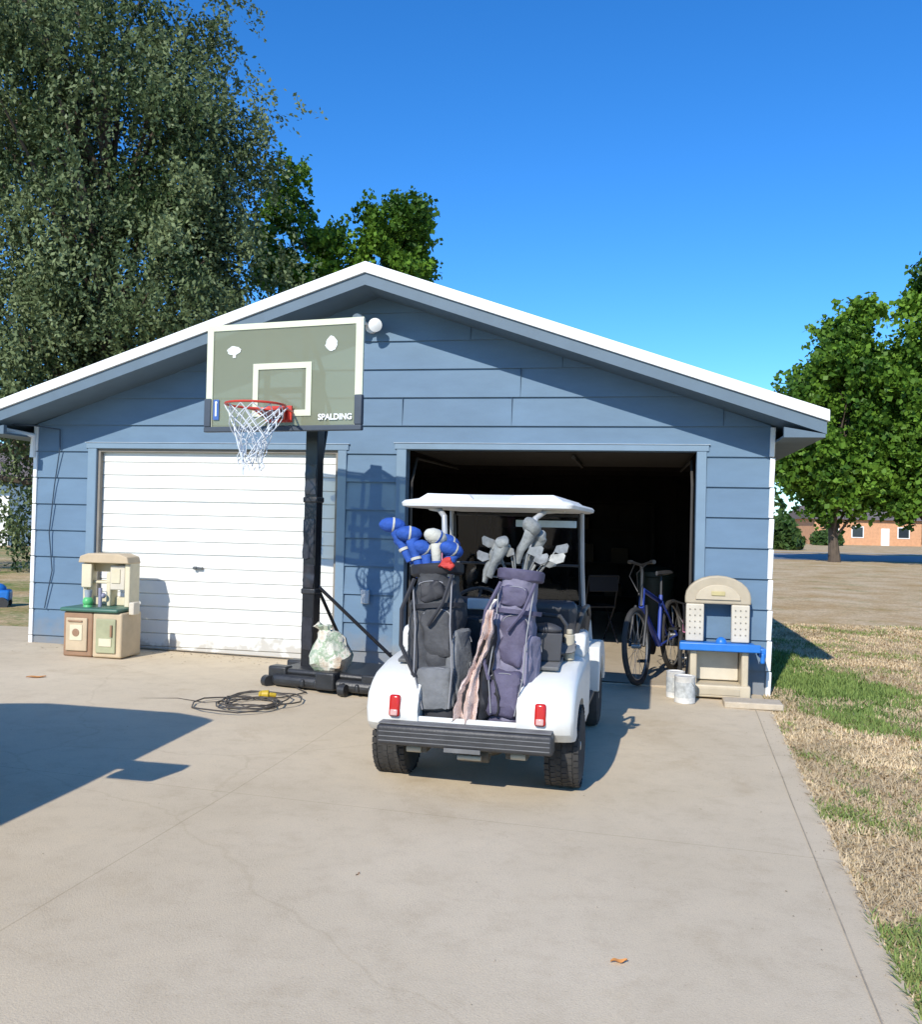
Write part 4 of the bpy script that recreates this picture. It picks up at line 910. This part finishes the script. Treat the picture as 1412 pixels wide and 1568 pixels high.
# ---------------- parked car (left, mostly out of frame) ----------------
P=empty('parked_car',(-3.42,5.14,gz(-3.5,4)+.006),R(-9.5))
cp=mat('car_paint',(.02,.025,.035),.25,var=.1)
m=M(); rings=[]
prof=[(.02,.35),(.05,.6),(0,.85),(-.18,1.02),(-.75,1.14),(-1.2,1.16),(-4.5,1.16),(-4.6,.8),(-4.58,.35)]
for x,ins,dz in ((-.92,.22,-.05),(-.86,.08,0),(-.5,0,.02),(0,-.03,.03),(.5,0,.02),(.86,.08,0),(.92,.22,-.05)):
    rings.append([(x,(y-ins) if y>-1 else min(y+ins*.5,-1.0),z+(dz if z>.8 else 0)) for y,z in prof])
m.loft(rings); m.obj('body',cp,P,.03)
m=M(); m.loft([[(x*wd,y,z) for x,y in ((-1,-4.45),(1,-4.45),(1,yf),(.8,yf+.09),(-.8,yf+.09),(-1,yf))] for wd,yf,z in ((.885,-.62,1.13),(.87,-.60,1.35),(.86,-.62,1.55),(.80,-.72,1.66),(.6,-.9,1.69))]); m.obj('cabin',winm,P,.03)
m=M();m.loft([[(x*wd,y,z) for x,y in ((-1,-4.5),(1,-4.5),(1,-.62),(.7,-.54),(-.7,-.54),(-1,-.62))] for wd,z in ((.87,1.60),(.85,1.66),(.7,1.70))]); m.obj('roof',cp,P,.02)
m=M();mr=M()
for sx in (-1,1):
    for y in (-.9,-3.6): wheel(m,mr,sx*.84,y,.33,.22)
m.obj('tires',rub,P); mr.obj('rims',met,P)
m=M()
for s in (-1,1): m.box((s*1.22,-1.22,1.14),(.28,.12,.2)); m.tube([(s*.86,-1.2,1.20),(s*1.1,-1.22,1.20)],.06)
m.obj('mirrors',cp,P,.03)
m=M()
for s in (-1,1): m.box((s*.7,-.08,.78),(.26,.08,.14))
m.obj('headlights',mat('lamp_glass',(.5,.52,.55),.15),P,.03)

def leaf(loc,rz,col,s=.05):
    e=empty('fallen_leaf',loc,rz); m=M(); n=8
    A=[m.bm.verts.new((s*(i/n-.5)*2,0,.006+.004*math.sin(i))) for i in range(n+1)]
    for sg in (1,-1):
        Bq=[m.bm.verts.new((s*(i/n-.5)*2,sg*s*.45*math.sin(math.pi*i/n)+.0001*sg,.012+.004*math.sin(i))) for i in range(n+1)]
        for i in range(n): m.bm.faces.new((A[i],A[i+1],Bq[i+1],Bq[i]))
    m.obj('blade',col,e,norm=False)
orl=mat('leaf_orange',(.6,.26,.07),.7)
leaf((.58,3.2,gz(.5,3.2)+.004),.1,orl,.030); leaf((-3.6,7.9,gz(-3.6,7.9)+.004),.3,orl,.08); leaf((-.4,3.9,gz(0,4)+.004),1.2,kr,.015)
tc=empty('toy_wagon',(-6.78,13.3,.11),.3)
m=M(); m.bx(-.3,.3,-.15,.15,.12,.28); m.sph((.1,0,.28),.12,(1.2,1,.8)); m.obj('body',tbl,tc,.04)
m=M()
for x in (-.2,.2):
    for y in (-.17,.17): m.cyl((x,y-.03,.09),(x,y+.03,.09),.09)
m.obj('wheels',ck,tc)
